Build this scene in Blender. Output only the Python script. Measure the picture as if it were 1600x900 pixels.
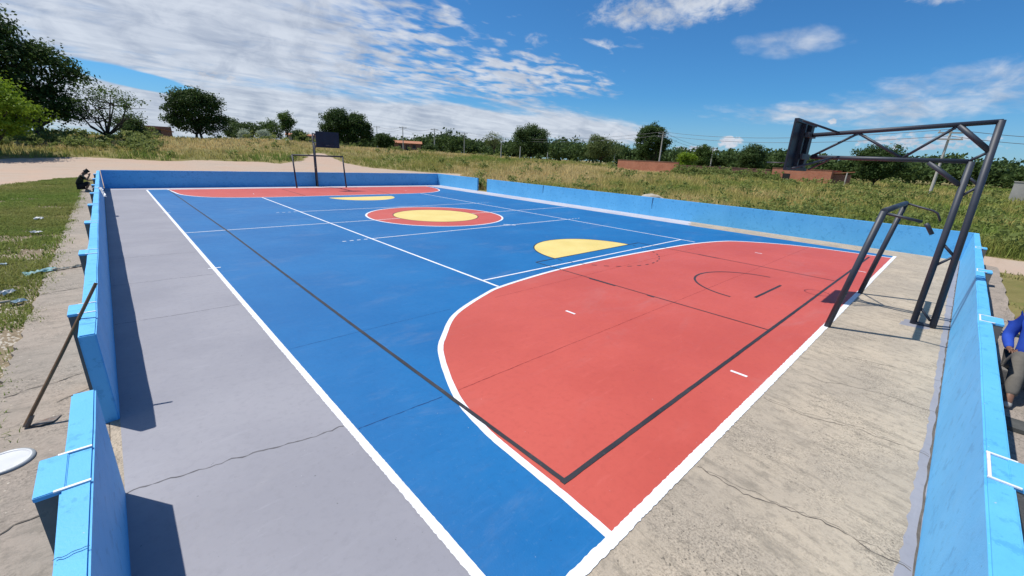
import bpy, bmesh, math, random
import numpy as np
from mathutils import Vector, Matrix, noise as mnoise

for o in list(bpy.data.objects):
    bpy.data.objects.remove(o, do_unlink=True)
S = bpy.context.scene
COL = S.collection
rad = math.radians

# ------------------------------------------------------------------ camera
CAM = (-9.826, -14.873, 2.499)
yaw, pitch, roll = 0.7647, -0.3054, 0.0490
fw = Vector((math.sin(yaw) * math.cos(pitch), math.cos(yaw) * math.cos(pitch), math.sin(pitch)))
rt = fw.cross(Vector((0, 0, 1))).normalized()
up = rt.cross(fw)
r2 = rt * math.cos(roll) + up * math.sin(roll)
u2 = up * math.cos(roll) - rt * math.sin(roll)
cd = bpy.data.cameras.new('camera')
cd.sensor_width = 36
cd.lens = 648.94 / 1600 * 36
cd.clip_start = 0.05
cd.clip_end = 6000
cam = bpy.data.objects.new('camera', cd)
COL.objects.link(cam)
cam.matrix_world = Matrix((
    (r2.x, u2.x, -fw.x, CAM[0]), (r2.y, u2.y, -fw.y, CAM[1]), (r2.z, u2.z, -fw.z, CAM[2]), (0, 0, 0, 1)))
S.camera = cam

# ------------------------------------------------------------------ sun, sky, exposure
SUN = Vector((-0.28, 0.41, 1.0)).normalized()      # towards the sun
SUN_EL = math.asin(SUN.z)
SUN_AZ = math.atan2(SUN.x, SUN.y)
sd = bpy.data.lights.new('sun', 'SUN')
sd.energy = 4.2
sd.angle = rad(0.53)
sd.color = (1.0, 0.96, 0.89)
sun = bpy.data.objects.new('sun', sd)
COL.objects.link(sun)
sun.rotation_euler = (-SUN).to_track_quat('-Z', 'Y').to_euler()
sun.location = (-20, 30, 60)
S.view_settings.view_transform = 'Standard'
S.view_settings.look = 'None'
S.view_settings.gamma = 1
S.view_settings.exposure = 0.27
SKY_STRENGTH = 0.115


class X:
    """a tiny expression wrapper over math nodes"""
    def __init__(self, nt, s):
        self.nt, self.s = nt, s

    def op(self, kind, *a):
        n = self.nt.nodes.new('ShaderNodeMath')
        n.operation = kind
        for i, v in enumerate((self,) + a):
            if isinstance(v, X):
                self.nt.links.new(v.s, n.inputs[i])
            else:
                n.inputs[i].default_value = v
        return X(self.nt, n.outputs[0])

    def __add__(self, o): return self.op('ADD', o)
    def __sub__(self, o): return self.op('SUBTRACT', o)
    def __mul__(self, o): return self.op('MULTIPLY', o)
    def __truediv__(self, o): return self.op('DIVIDE', o)
    __radd__ = __add__
    __rmul__ = __mul__

    def smooth(self, a, b):
        n = self.nt.nodes.new('ShaderNodeMapRange')
        n.interpolation_type = 'SMOOTHSTEP'
        self.nt.links.new(self.s, n.inputs['Value'])
        n.inputs['From Min'].default_value = a
        n.inputs['From Max'].default_value = b
        return X(self.nt, n.outputs[0])


def noise_tex(nt, vec, scale, detail=4, rough=0.55, dist=0.0):
    n = nt.nodes.new('ShaderNodeTexNoise')
    n.inputs['Scale'].default_value = scale
    n.inputs['Detail'].default_value = detail
    n.inputs['Roughness'].default_value = rough
    n.inputs['Distortion'].default_value = dist
    if vec is not None:
        nt.links.new(vec, n.inputs['Vector'])
    return X(nt, n.outputs['Fac'])


def mixc(nt, fac, a, b):
    n = nt.nodes.new('ShaderNodeMix')
    n.data_type = 'RGBA'
    n.clamp_factor = True
    for sock, v in ((n.inputs['Factor'], fac), (n.inputs['A'], a), (n.inputs['B'], b)):
        if isinstance(v, X):
            nt.links.new(v.s, sock)
        elif isinstance(v, bpy.types.NodeSocket):
            nt.links.new(v, sock)
        elif isinstance(v, (int, float)):
            sock.default_value = v
        else:
            sock.default_value = (*v, 1)
    return n.outputs['Result']


def mapping(nt, vec, scale=(1, 1, 1), rot=(0, 0, 0), loc=(0, 0, 0)):
    n = nt.nodes.new('ShaderNodeMapping')
    n.inputs['Scale'].default_value = scale
    n.inputs['Rotation'].default_value = rot
    n.inputs['Location'].default_value = loc
    nt.links.new(vec, n.inputs['Vector'])
    return n.outputs[0]


W = bpy.data.worlds.new('World')
S.world = W
W.use_nodes = True
nt = W.node_tree
nt.nodes.clear()
wo = nt.nodes.new('ShaderNodeOutputWorld')
bg = nt.nodes.new('ShaderNodeBackground')
bg.inputs['Strength'].default_value = SKY_STRENGTH
sky = nt.nodes.new('ShaderNodeTexSky')
sky.sky_type = 'NISHITA'
sky.sun_disc = False
sky.sun_elevation = SUN_EL
sky.sun_rotation = SUN_AZ
sky.altitude = 300
sky.air_density = 1.0
sky.dust_density = 0.3
sky.ozone_density = 2.5
tc = nt.nodes.new('ShaderNodeTexCoord')
sep = nt.nodes.new('ShaderNodeSeparateXYZ')
nt.links.new(tc.outputs['Generated'], sep.inputs[0])
dx, dy, dz = (X(nt, sep.outputs[i]) for i in range(3))
dzc = dz.op('MAXIMUM', 0.0) + 0.10
cmb = nt.nodes.new('ShaderNodeCombineXYZ')
nt.links.new((dx / dzc).s, cmb.inputs[0])
nt.links.new((dy / dzc).s, cmb.inputs[1])
plane = cmb.outputs[0]
az = dx.op('ARCTAN2', dy) * 57.2958
el = dz.op('ARCSINE') * 57.2958
cae = nt.nodes.new('ShaderNodeCombineXYZ')
nt.links.new(az.s, cae.inputs[0])
nt.links.new((el * 1.6).s, cae.inputs[1])
ang = cae.outputs[0]


def blob(a0, e0, ra, re, w, tilt=0.0, hard=0.0):
    """a soft patch of cloud round one direction of the sky (degrees)"""
    da = az - a0
    de = el - e0
    c, s = math.cos(rad(tilt)), math.sin(rad(tilt))
    a = (da * c + de * s) * (1 / ra)
    e = (de * c - da * s) * (1 / re)
    d2 = a * a + e * e
    return d2.smooth(1.0, hard) * w


# high broken sheet: ripples and cells, denser on the left
n_big = noise_tex(nt, mapping(nt, plane, (0.6, 1.0, 1), (0, 0, rad(-20))), 0.9, 5, 0.6, 0.3)
n_rip = noise_tex(nt, mapping(nt, plane, (1.0, 2.2, 1), (0, 0, rad(-24))), 2.1, 5, 0.58, 0.5)
n_cell = noise_tex(nt, mapping(nt, plane, (1.0, 1.5, 1), (0, 0, rad(35))), 5.5, 3.5, 0.52, 0.3)
cover = az.smooth(52, 30) * az.smooth(-170, -60) * 0.50
cover = cover + blob(10, 11, 24, 8, 0.22) + blob(26, 3.0, 46, 3.4, 0.50) + blob(50, 4.4, 17, 2.6, 0.52, -6) + blob(38, 8, 9, 4, 0.16)
cover = cover + blob(48, 9.4, 12, 3.4, 0.44, -5) + blob(86, 7.2, 18, 3.6, 0.46, 8) + blob(73, 12.6, 8, 2.2, 0.44) + blob(70, 6.0, 10, 1.6, 0.32) + blob(55, 13.2, 8, 1.4, 0.36)
cover = cover + blob(120, 14, 25, 12, 0.25) + blob(-120, 20, 60, 18, 0.3)
gaps = blob(3.6, 5.35, 6.4, 1.0, 0.95, -9) + blob(40, 5.9, 9, 0.9, 0.45, -8) + blob(41, 18, 6, 5, 0.25)
broken = az.smooth(14, 34) * az.smooth(66, 50) * el.smooth(5.0, 10.0)
cells = (n_cell - 0.5) * (broken * 1.4 + 0.30)
field = cover - gaps - broken * 0.06 + n_big * 0.50 + n_rip * 0.46 + cells + (-0.72)
sheet = field.smooth(0.0, 0.50) * 0.93
# puffy clouds
n_puff = noise_tex(nt, ang, 0.42, 7, 0.62, 0.4)
n_puf2 = noise_tex(nt, ang, 1.3, 6, 0.6, 0.3)
puff = blob(61, 16.6, 15, 3.0, 1.0, 4) + blob(86, 15.6, 6.5, 1.9, 0.9) + blob(45.5, 13.4, 2.6, 1.3, 0.75)
pf = (puff + n_puff * 1.7 + n_puf2 * 0.5 + (-1.55)).smooth(0.0, 0.85) * 0.93
small = blob(10.2, 6.6, 3.4, 1.1, 0.85) + blob(24.0, 8.9, 4.4, 1.2, 0.80) + blob(57, 3.1, 3.0, 0.9, 0.9)
small = small + blob(69.3, 2.9, 2.0, 1.0, 1.0) + blob(66, 1.8, 4.0, 0.9, 0.9) + blob(86, 3.2, 9, 1.3, 0.75) + blob(78.6, 5.1, 1.0, 0.6, 0.8)
small = small + blob(140, 12, 14, 4, 0.9) + blob(-70, 14, 16, 5, 0.9) + blob(-150, 9, 18, 4, 0.9)
ps = (small + n_puf2 * 1.7 + n_puff * 0.5 + (-1.62)).smooth(0.0, 0.40)
pf = pf.op('MAXIMUM', ps)
alpha = sheet.op('MAXIMUM', pf) * dz.smooth(-0.01, 0.012)
shade = noise_tex(nt, ang, 0.22, 5, 0.62, 0.5)
lit = shade.smooth(0.30, 0.62) * 0.55 + n_rip.smooth(0.3, 0.7) * 0.5
ccol = mixc(nt, lit, (2.7, 3.1, 3.9), (5.0, 5.35, 5.95))
hor = el.smooth(8.0, -0.5) * 0.46
tint = nt.nodes.new('ShaderNodeMix')
tint.data_type = 'RGBA'
tint.blend_type = 'MULTIPLY'
tint.inputs['Factor'].default_value = 1.0
nt.links.new(sky.outputs[0], tint.inputs['A'])
tint.inputs['B'].default_value = (0.24, 0.56, 0.83, 1)
basec = mixc(nt, hor, tint.outputs['Result'], (3.0, 4.0, 5.2))
nt.links.new(mixc(nt, alpha, basec, ccol), bg.inputs['Color'])
nt.links.new(bg.outputs[0], wo.inputs[0])


# ------------------------------------------------------------------ materials
MATS = {}


def new_mat(name):
    m = bpy.data.materials.new(name)
    m.use_nodes = True
    t = m.node_tree
    t.nodes.clear()
    out = t.nodes.new('ShaderNodeOutputMaterial')
    b = t.nodes.new('ShaderNodeBsdfPrincipled')
    t.links.new(b.outputs[0], out.inputs[0])
    MATS[name] = m
    return m, t, b, out


def objcoord(t, world=True):
    if world:
        return t.nodes.new('ShaderNodeNewGeometry').outputs['Position']
    return t.nodes.new('ShaderNodeTexCoord').outputs['Object']


def bump(t, b, h, strength, dist=0.01):
    n = t.nodes.new('ShaderNodeBump')
    n.inputs['Strength'].default_value = strength
    n.inputs['Distance'].default_value = dist
    t.links.new(h.s, n.inputs['Height'])
    t.links.new(n.outputs[0], b.inputs['Normal'])


def paint(name, col, alt, patch=0.5, rough=0.5, wear=None, wear_amt=0.0, wear_scale=9, bmp=0.25, spec=0.4, streak=None, dust=0.0):
    m, t, b, _ = new_mat(name)
    p = objcoord(t)
    f = noise_tex(t, p, patch, 5, 0.6).smooth(0.32, 0.70)
    c = mixc(t, f, col, alt)
    f2 = noise_tex(t, p, 14, 4, 0.65)
    c = mixc(t, f2.smooth(0.45, 0.8) * 0.35, c, tuple(v * 0.78 for v in col))
    if streak:
        sn = noise_tex(t, mapping(t, p, (1.2, 9, 1), (0, 0, streak)), 1.3, 5, 0.7).smooth(0.56, 0.72)
        c = mixc(t, sn * 0.22, c, tuple(min(1, v * 1.25 + 0.05) for v in col))
    if dust:
        dn = noise_tex(t, mapping(t, p, (0.5, 1.3, 1), (0, 0, 0.5)), 0.8, 6, 0.72, 0.6).smooth(0.52, 0.76)
        c = mixc(t, dn * dust, c, (0.34, 0.33, 0.34))
        sp = noise_tex(t, p, 27, 3, 0.6).smooth(0.735, 0.76)
        c = mixc(t, sp * 0.6, c, (0.5, 0.5, 0.52))
        ds = noise_tex(t, mapping(t, p, (1, 1, 1), (0, 0, 1.0), (7, 3, 0)), 21, 3, 0.6).smooth(0.72, 0.745)
        c = mixc(t, ds * 0.6, c, tuple(v * 0.35 for v in col))
    if wear:
        wn = noise_tex(t, p, wear_scale, 6, 0.72).smooth(0.62 - wear_amt * 0.2, 0.66 - wear_amt * 0.2)
        c = mixc(t, wn * min(1, wear_amt), c, wear)
    t.links.new(c, b.inputs['Base Color'])
    rg = noise_tex(t, p, 3, 4, 0.6) * 0.25 + (rough - 0.12)
    t.links.new(rg.s, b.inputs['Roughness'])
    b.inputs['Specular IOR Level'].default_value = spec
    hn = noise_tex(t, p, 70, 5, 0.65)
    bump(t, b, hn, bmp, 0.004)
    return m


paint('blue_paint', (0.004, 0.114, 0.320), (0.008, 0.140, 0.365), 0.45, 0.50, (0.10, 0.22, 0.42), 0.14, 20, streak=rad(25), dust=0.13)
paint('red_paint', (0.455, 0.074, 0.052), (0.515, 0.092, 0.066), 0.45, 0.55, (0.34, 0.03, 0.03), 0.10, 15, streak=rad(70), dust=0.12)
paint('yellow_paint', (0.66, 0.51, 0.155), (0.74, 0.58, 0.20), 0.9, 0.55, (0.7, 0.6, 0.35), 0.2, 9)
paint('white_paint', (0.70, 0.72, 0.76), (0.80, 0.80, 0.82), 1.5, 0.55, (0.42, 0.43, 0.46), 0.35, 16)
paint('edge_white_paint', (0.70, 0.71, 0.74), (0.80, 0.80, 0.82), 1.5, 0.6, (0.40, 0.40, 0.44), 0.35, 24)
paint('black_paint', (0.022, 0.022, 0.027), (0.04, 0.038, 0.042), 1.2, 0.55, (0.10, 0.09, 0.10), 0.25, 14)
paint('grey_paint', (0.240, 0.238, 0.268), (0.285, 0.281, 0.310), 0.6, 0.6, (0.15, 0.15, 0.17), 0.12, 11, streak=rad(80), dust=0.22, bmp=0.10)
paint('pale_grey_paint', (0.40, 0.40, 0.45), (0.50, 0.49, 0.53), 0.6, 0.6, (0.3, 0.28, 0.28), 0.3, 8)
paint('wall_blue', (0.100, 0.420, 0.76), (0.125, 0.470, 0.82), 1.1, 0.55, (0.035, 0.22, 0.48), 0.30, 7, bmp=0.6, dust=0.04)
paint('dark_metal', (0.026, 0.034, 0.052), (0.036, 0.046, 0.066), 2.5, 0.52, (0.07, 0.055, 0.045), 0.15, 30, bmp=0.1, spec=0.5)
paint('board_paint', (0.014, 0.018, 0.032), (0.022, 0.028, 0.046), 2.0, 0.5, (0.06, 0.05, 0.05), 0.2, 12)
paint('pier_concrete', (0.13, 0.13, 0.13), (0.19, 0.18, 0.17), 2.0, 0.9, (0.08, 0.08, 0.08), 0.3, 8, bmp=0.6)
paint('pole_concrete', (0.42, 0.40, 0.36), (0.52, 0.50, 0.46), 0.8, 0.9)
paint('plaster', (0.40, 0.33, 0.27), (0.50, 0.44, 0.38), 0.5, 0.9)
paint('grey_plaster', (0.28, 0.28, 0.27), (0.40, 0.39, 0.37), 0.6, 0.9)
paint('steel', (0.10, 0.075, 0.06), (0.20, 0.17, 0.15), 9, 0.55, (0.16, 0.07, 0.03), 0.5, 30, spec=0.5)
paint('handle_wood', (0.145, 0.080, 0.040), (0.21, 0.125, 0.068), 6, 0.7, (0.09, 0.05, 0.03), 0.3, 40)
paint('white_plastic', (0.58, 0.585, 0.59), (0.68, 0.68, 0.68), 3, 0.35, (0.55, 0.54, 0.5), 0.3, 12)
paint('grey_plastic', (0.28, 0.30, 0.31), (0.36, 0.37, 0.38), 3, 0.4)
paint('teal_cloth', (0.17, 0.34, 0.36), (0.36, 0.50, 0.50), 9, 0.9)
paint('rag_cloth', (0.34, 0.30, 0.23), (0.52, 0.48, 0.41), 9, 0.95)
paint('litter_white', (0.55, 0.55, 0.54), (0.72, 0.71, 0.68), 12, 0.5)
paint('litter_blue', (0.22, 0.32, 0.38), (0.42, 0.50, 0.53), 12, 0.5)
paint('driftwood', (0.42, 0.35, 0.28), (0.55, 0.48, 0.40), 6, 0.9)
paint('stone', (0.38, 0.33, 0.27), (0.52, 0.47, 0.40), 3, 0.95, bmp=0.8)
paint('roof_tile', (0.36, 0.145, 0.075), (0.45, 0.21, 0.12), 1.5, 0.9)
paint('skin', (0.16, 0.082, 0.052), (0.20, 0.105, 0.068), 5, 0.5)
paint('hair', (0.010, 0.009, 0.008), (0.02, 0.016, 0.013), 30, 0.6)
paint('blue_shirt', (0.012, 0.050, 0.36), (0.018, 0.075, 0.44), 4, 0.85, bmp=0.4)
paint('grey_trousers', (0.10, 0.093, 0.082), (0.15, 0.138, 0.12), 4, 0.9, bmp=0.4)
paint('green_shirt', (0.014, 0.020, 0.013), (0.022, 0.030, 0.018), 4, 0.9)
paint('black_cloth', (0.006, 0.006, 0.008), (0.012, 0.012, 0.015), 4, 0.9)
paint('shoe', (0.30, 0.29, 0.27), (0.40, 0.38, 0.35), 9, 0.7)
paint('wire', (0.10, 0.10, 0.11), (0.14, 0.14, 0.15), 3, 0.6)
paint('band_dark', (0.055, 0.058, 0.055), (0.085, 0.086, 0.080), 5, 0.9, bmp=0.6)
paint('window_dark', (0.02, 0.02, 0.022), (0.035, 0.033, 0.03), 2, 0.4)
paint('crack_dark', (0.085, 0.073, 0.062), (0.14, 0.12, 0.10), 8, 0.95)
paint('crack_blue', (0.003, 0.035, 0.13), (0.004, 0.045, 0.16), 8, 0.8)
paint('crack_red', (0.20, 0.018, 0.018), (0.26, 0.03, 0.03), 8, 0.8)
paint('crack_grey', (0.095, 0.092, 0.10), (0.15, 0.145, 0.155), 8, 0.9)
paint('wall_crack', (0.012, 0.06, 0.16), (0.02, 0.09, 0.22), 8, 0.9)
paint('sand_patch', (0.40, 0.30, 0.23), (0.48, 0.37, 0.29), 2, 0.95)


def concrete(name, a, b2, c3, scale=1.0, rot=0.0, bmp=0.9):
    m, t, b, _ = new_mat(name)
    p = mapping(t, objcoord(t), (1, 1, 1), (0, 0, rot))
    big = noise_tex(t, p, 0.8 * scale, 6, 0.62).smooth(0.36, 0.64)
    c = mixc(t, big, a, b2)
    drag = noise_tex(t, mapping(t, p, (1.0, 3.2, 1)), 2.2 * scale, 8, 0.78).smooth(0.48, 0.66)
    c = mixc(t, drag * 0.70, c, c3)
    med = noise_tex(t, p, 9 * scale, 7, 0.82)
    c = mixc(t, med.smooth(0.50, 0.62) * 0.55, c, c3)
    zone = noise_tex(t, p, 1.3 * scale, 5, 0.65).smooth(0.44, 0.60)
    agg = noise_tex(t, p, 60 * scale, 5, 0.8)
    c = mixc(t, agg.smooth(0.50, 0.60) * (zone * 0.45 + 0.10), c, tuple(v * 0.55 for v in c3))
    c = mixc(t, agg.smooth(0.46, 0.36) * (zone * 0.4 + 0.1), c, tuple(min(1, v * 1.3) for v in a))
    pit = noise_tex(t, p, 26 * scale, 4, 0.7)
    pits = pit.smooth(0.63, 0.68) * zone
    c = mixc(t, pits * 0.7, c, tuple(v * 0.4 for v in c3))
    pale = noise_tex(t, p, 3.4 * scale, 7, 0.78).smooth(0.58, 0.70)
    c = mixc(t, pale * 0.4, c, tuple(min(1, v * 1.25) for v in a))
    t.links.new(c, b.inputs['Base Color'])
    b.inputs['Roughness'].default_value = 0.93
    b.inputs['Specular IOR Level'].default_value = 0.2
    h = med * 0.5 + agg * 0.5 - pits * 0.7 + drag * 0.2
    bump(t, b, h, bmp, 0.010)
    return m


concrete('raw_concrete', (0.46, 0.385, 0.295), (0.37, 0.315, 0.25), (0.225, 0.195, 0.155), 1.0, rad(96))
concrete('walk_concrete', (0.36, 0.30, 0.25), (0.30, 0.26, 0.22), (0.21, 0.185, 0.155), 0.9, rad(5))


def brick_mat(name, a, b2):
    m, t, b, _ = new_mat(name)
    tc_ = t.nodes.new('ShaderNodeTexCoord')
    n = t.nodes.new('ShaderNodeTexBrick')
    n.inputs['Scale'].default_value = 1.0
    n.inputs['Brick Width'].default_value = 0.30
    n.inputs['Row Height'].default_value = 0.20
    n.inputs['Mortar Size'].default_value = 0.012
    n.inputs['Color1'].default_value = (*a, 1)
    n.inputs['Color2'].default_value = (*b2, 1)
    n.inputs['Mortar'].default_value = (0.34, 0.27, 0.22, 1)
    t.links.new(mapping(t, tc_.outputs['Object'], (1, 1, 1), (rad(90), 0, 0)), n.inputs['Vector'])
    f = noise_tex(t, tc_.outputs['Object'], 0.7, 5, 0.65).smooth(0.35, 0.7)
    c = mixc(t, f * 0.5, n.outputs['Color'], tuple(v * 0.6 for v in b2))
    t.links.new(c, b.inputs['Base Color'])
    b.inputs['Roughness'].default_value = 0.95
    return m


brick_mat('brick_orange', (0.55, 0.20, 0.11), (0.48, 0.165, 0.09))
brick_mat('brick_brown', (0.28, 0.12, 0.08), (0.22, 0.10, 0.07))


def leaf_mat(name, dark, light, trans=0.35):
    m, t, b, out = new_mat(name)
    p = objcoord(t)
    f = noise_tex(t, p, 0.55, 3, 0.6).smooth(0.3, 0.7)
    f2 = noise_tex(t, p, 4.5, 3, 0.7).smooth(0.35, 0.75)
    c = mixc(t, f * 0.55 + f2 * 0.45, dark, light)
    t.links.new(c, b.inputs['Base Color'])
    b.inputs['Roughness'].default_value = 0.6
    b.inputs['Specular IOR Level'].default_value = 0.15
    tr = t.nodes.new('ShaderNodeBsdfTranslucent')
    t.links.new(mixc(t, 0.5, c, tuple(min(1, v * 1.3) for v in light)), tr.inputs['Color'])
    mx = t.nodes.new('ShaderNodeMixShader')
    mx.inputs[0].default_value = trans
    t.links.new(b.outputs[0], mx.inputs[1])
    t.links.new(tr.outputs[0], mx.inputs[2])
    t.links.new(mx.outputs[0], out.inputs[0])
    return m


leaf_mat('leaf_dark', (0.022, 0.050, 0.013), (0.080, 0.130, 0.034), 0.28)
leaf_mat('leaf_mid', (0.045, 0.090, 0.020), (0.115, 0.175, 0.042))
leaf_mat('leaf_weed', (0.12, 0.16, 0.04), (0.25, 0.29, 0.09))
leaf_mat('leaf_bright', (0.115, 0.20, 0.014), (0.24, 0.34, 0.03))
leaf_mat('leaf_olive', (0.075, 0.115, 0.035), (0.165, 0.20, 0.075))
leaf_mat('leaf_forest', (0.034, 0.068, 0.020), (0.105, 0.155, 0.048), 0.28)
leaf_mat('leaf_flower', (0.26, 0.33, 0.20), (0.50, 0.54, 0.44))
paint('bark', (0.050, 0.040, 0.030), (0.085, 0.070, 0.055), 3, 0.95, bmp=0.8)
paint('bark_pale', (0.12, 0.10, 0.08), (0.18, 0.155, 0.125), 3, 0.95, bmp=0.8)

# grass: colour comes from an attribute (each tuft's own colour)
m, t, b, out = new_mat('grass_blade')
at_ = t.nodes.new('ShaderNodeAttribute')
at_.attribute_name = 'tuft_colour'
t.links.new(at_.outputs['Color'], b.inputs['Base Color'])
b.inputs['Roughness'].default_value = 0.8
b.inputs['Specular IOR Level'].default_value = 0.1
tr = t.nodes.new('ShaderNodeBsdfTranslucent')
t.links.new(at_.outputs['Color'], tr.inputs['Color'])
mx = t.nodes.new('ShaderNodeMixShader')
mx.inputs[0].default_value = 0.35
t.links.new(b.outputs[0], mx.inputs[1])
t.links.new(tr.outputs[0], mx.inputs[2])
t.links.new(mx.outputs[0], out.inputs[0])

# ground: soil, turf and sand by attributes of the sheet
m, t, b, out = new_mat('ground_soil')
p = objcoord(t)
a1 = t.nodes.new('ShaderNodeAttribute')
a1.attribute_name = 'sand'
s_ = X(t, a1.outputs['Fac'])
n1 = noise_tex(t, p, 0.22, 5, 0.62)
n2 = noise_tex(t, p, 1.7, 5, 0.65)
n3 = noise_tex(t, p, 11, 5, 0.7)
veg = mixc(t, n1.smooth(0.35, 0.65), (0.17, 0.155, 0.055), (0.26, 0.21, 0.09))
veg = mixc(t, n2.smooth(0.5, 0.72) * 0.5, veg, (0.10, 0.14, 0.03))
veg = mixc(t, n3.smooth(0.45, 0.75) * 0.4, veg, (0.10, 0.09, 0.04))
sx_ = t.nodes.new('ShaderNodeSeparateXYZ')
t.links.new(p, sx_.inputs[0])
west = X(t, sx_.outputs[0]).smooth(-9.5, -11.5) * X(t, sx_.outputs[1]).smooth(26, 10)
soil = mixc(t, n3.smooth(0.35, 0.7), (0.27, 0.215, 0.155), (0.15, 0.115, 0.08))
soil = mixc(t, n2.smooth(0.5, 0.7) * 0.7, soil, (0.13, 0.125, 0.05))
veg = mixc(t, west, veg, soil)
snd = mixc(t, n1.smooth(0.35, 0.65), (0.46, 0.335, 0.255), (0.43, 0.345, 0.275))
snd = mixc(t, noise_tex(t, mapping(t, p, (0.35, 2.2, 1), (0, 0, rad(8))), 0.8, 5, 0.7).smooth(0.5, 0.72) * 0.5, snd, (0.33, 0.25, 0.19))
snd = mixc(t, n3.smooth(0.5, 0.8) * 0.3, snd, (0.30, 0.23, 0.18))
edge = (s_ + n2 * 0.5 + n3 * 0.25 + (-0.375)).smooth(0.42, 0.58)
t.links.new(mixc(t, edge, veg, snd), b.inputs['Base Color'])
b.inputs['Roughness'].default_value = 0.95
b.inputs['Specular IOR Level'].default_value = 0.1
bump(t, b, n3 * 0.6 + n2 * 0.6, 0.7, 0.05)


# ------------------------------------------------------------------ object helpers
def tag(o, label=None, cat=None, group=None, kind=None):
    if label:
        o['label'] = label
    if cat:
        o['category'] = cat
    if group:
        o['group'] = group
    if kind:
        o['kind'] = kind
    return o


def empty(name, loc, label, cat, group=None, rz=0.0):
    o = bpy.data.objects.new(name, None)
    o.empty_display_size = 0.2
    COL.objects.link(o)
    o.location = loc
    o.rotation_euler = (0, 0, rz)
    return tag(o, label, cat, group)


def link_mesh(name, me, mat, parent=None):
    o = bpy.data.objects.new(name, me)
    if mat:
        me.materials.append(MATS[mat])
    COL.objects.link(o)
    if parent is not None:
        o.parent = parent
    return o


ZK = 0.24      # paint layers lie a millimetre or two apart


class MB:
    """collects geometry of ONE part"""
    def __init__(self):
        self.v, self.f = [], []

    def add(self, vs, fs):
        n = len(self.v)
        self.v += [tuple(map(float, q)) for q in vs]
        self.f += [tuple(i + n for i in q) for q in fs]

    def box(self, x0, x1, y0, y1, z0, z1):
        self.add([(x0, y0, z0), (x1, y0, z0), (x1, y1, z0), (x0, y1, z0), (x0, y0, z1), (x1, y0, z1), (x1, y1, z1), (x0, y1, z1)],
                 [(0, 3, 2, 1), (4, 5, 6, 7), (0, 1, 5, 4), (1, 2, 6, 5), (2, 3, 7, 6), (3, 0, 4, 7)])

    def tube(self, pts, radii, n=10, cap=True):
        pts = [Vector(q) for q in pts]
        if not hasattr(radii, '__len__'):
            radii = [radii] * len(pts)
        rings = []
        ref = None
        for i, q in enumerate(pts):
            d = (pts[min(i + 1, len(pts) - 1)] - pts[max(i - 1, 0)]).normalized()
            if ref is None:
                ref = Vector((0, 0, 1)) if abs(d.z) < 0.9 else Vector((1, 0, 0))
            a = d.cross(ref).normalized()
            c = a.cross(d).normalized()
            ref = c
            rings.append([q + (a * math.cos(k * 2 * math.pi / n) + c * math.sin(k * 2 * math.pi / n)) * radii[i] for k in range(n)])
        vs = [v for r in rings for v in r]
        fs = [(i * n + k, i * n + (k + 1) % n, (i + 1) * n + (k + 1) % n, (i + 1) * n + k) for i in range(len(pts) - 1) for k in range(n)]
        if cap:
            fs.append(tuple(range(n))[::-1])
            fs.append(tuple((len(pts) - 1) * n + k for k in range(n)))
        self.add(vs, fs)

    def ribbon(self, pts, width, z, jag=0.0, step=0.12, closed=False, seed=0, jag_one=None):
        """painted stripe: a flat ribbon along a polyline with uneven edges"""
        rnd = random.Random(seed)
        P = [Vector((q[0], q[1])) for q in pts]
        if closed:
            P.append(P[0])
        Q = [P[0]]
        for a, c in zip(P, P[1:]):
            k = max(1, int((c - a).length / step))
            Q += [a.lerp(c, (i + 1) / k) for i in range(k)]
        vs = []
        n = len(Q)
        for i, q in enumerate(Q):
            a = Q[i - 1] if i else (Q[n - 2] if closed else Q[0])
            c = Q[i + 1] if i < n - 1 else (Q[1] if closed else Q[-1])
            d = (c - a)
            d = d.normalized() if d.length > 1e-9 else Vector((1, 0))
            nn = Vector((-d.y, d.x))
            j1 = rnd.uniform(-1, 1) * jag
            j2 = rnd.uniform(-1, 1) * (jag if jag_one is None else jag_one)
            l, r = q + nn * (width / 2 + j1), q - nn * (width / 2 + j2)
            vs += [(l.x, l.y, z * ZK), (r.x, r.y, z * ZK)]
        fs = [(2 * i, 2 * i + 1, 2 * i + 3, 2 * i + 2) for i in range(n - 1)]
        self.add(vs, fs)

    def poly(self, pts, z):
        self.add([(q[0], q[1], z * ZK) for q in pts], [tuple(range(len(pts)))])

    def build(self, name, mat, parent=None, smooth=False, bevel=0.0, fixn=True):
        me = bpy.data.meshes.new(name)
        me.from_pydata(self.v, [], self.f)
        if bevel or fixn:
            bm = bmesh.new()
            bm.from_mesh(me)
            if fixn:
                bmesh.ops.recalc_face_normals(bm, faces=bm.faces)
            if bevel:
                bmesh.ops.bevel(bm, geom=list(bm.edges), offset=bevel, segments=2, affect='EDGES', clamp_overlap=True)
            bm.to_mesh(me)
            bm.free()
        if smooth:
            me.polygons.foreach_set('use_smooth', [True] * len(me.polygons))
        me.update()
        return link_mesh(name, me, mat, parent)


def sheet_up(o):
    """flat sheets face upwards"""
    me = o.data
    bm = bmesh.new()
    bm.from_mesh(me)
    for f in bm.faces:
        if f.normal.z < 0:
            f.normal_flip()
    bm.to_mesh(me)
    bm.free()
    return o


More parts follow.
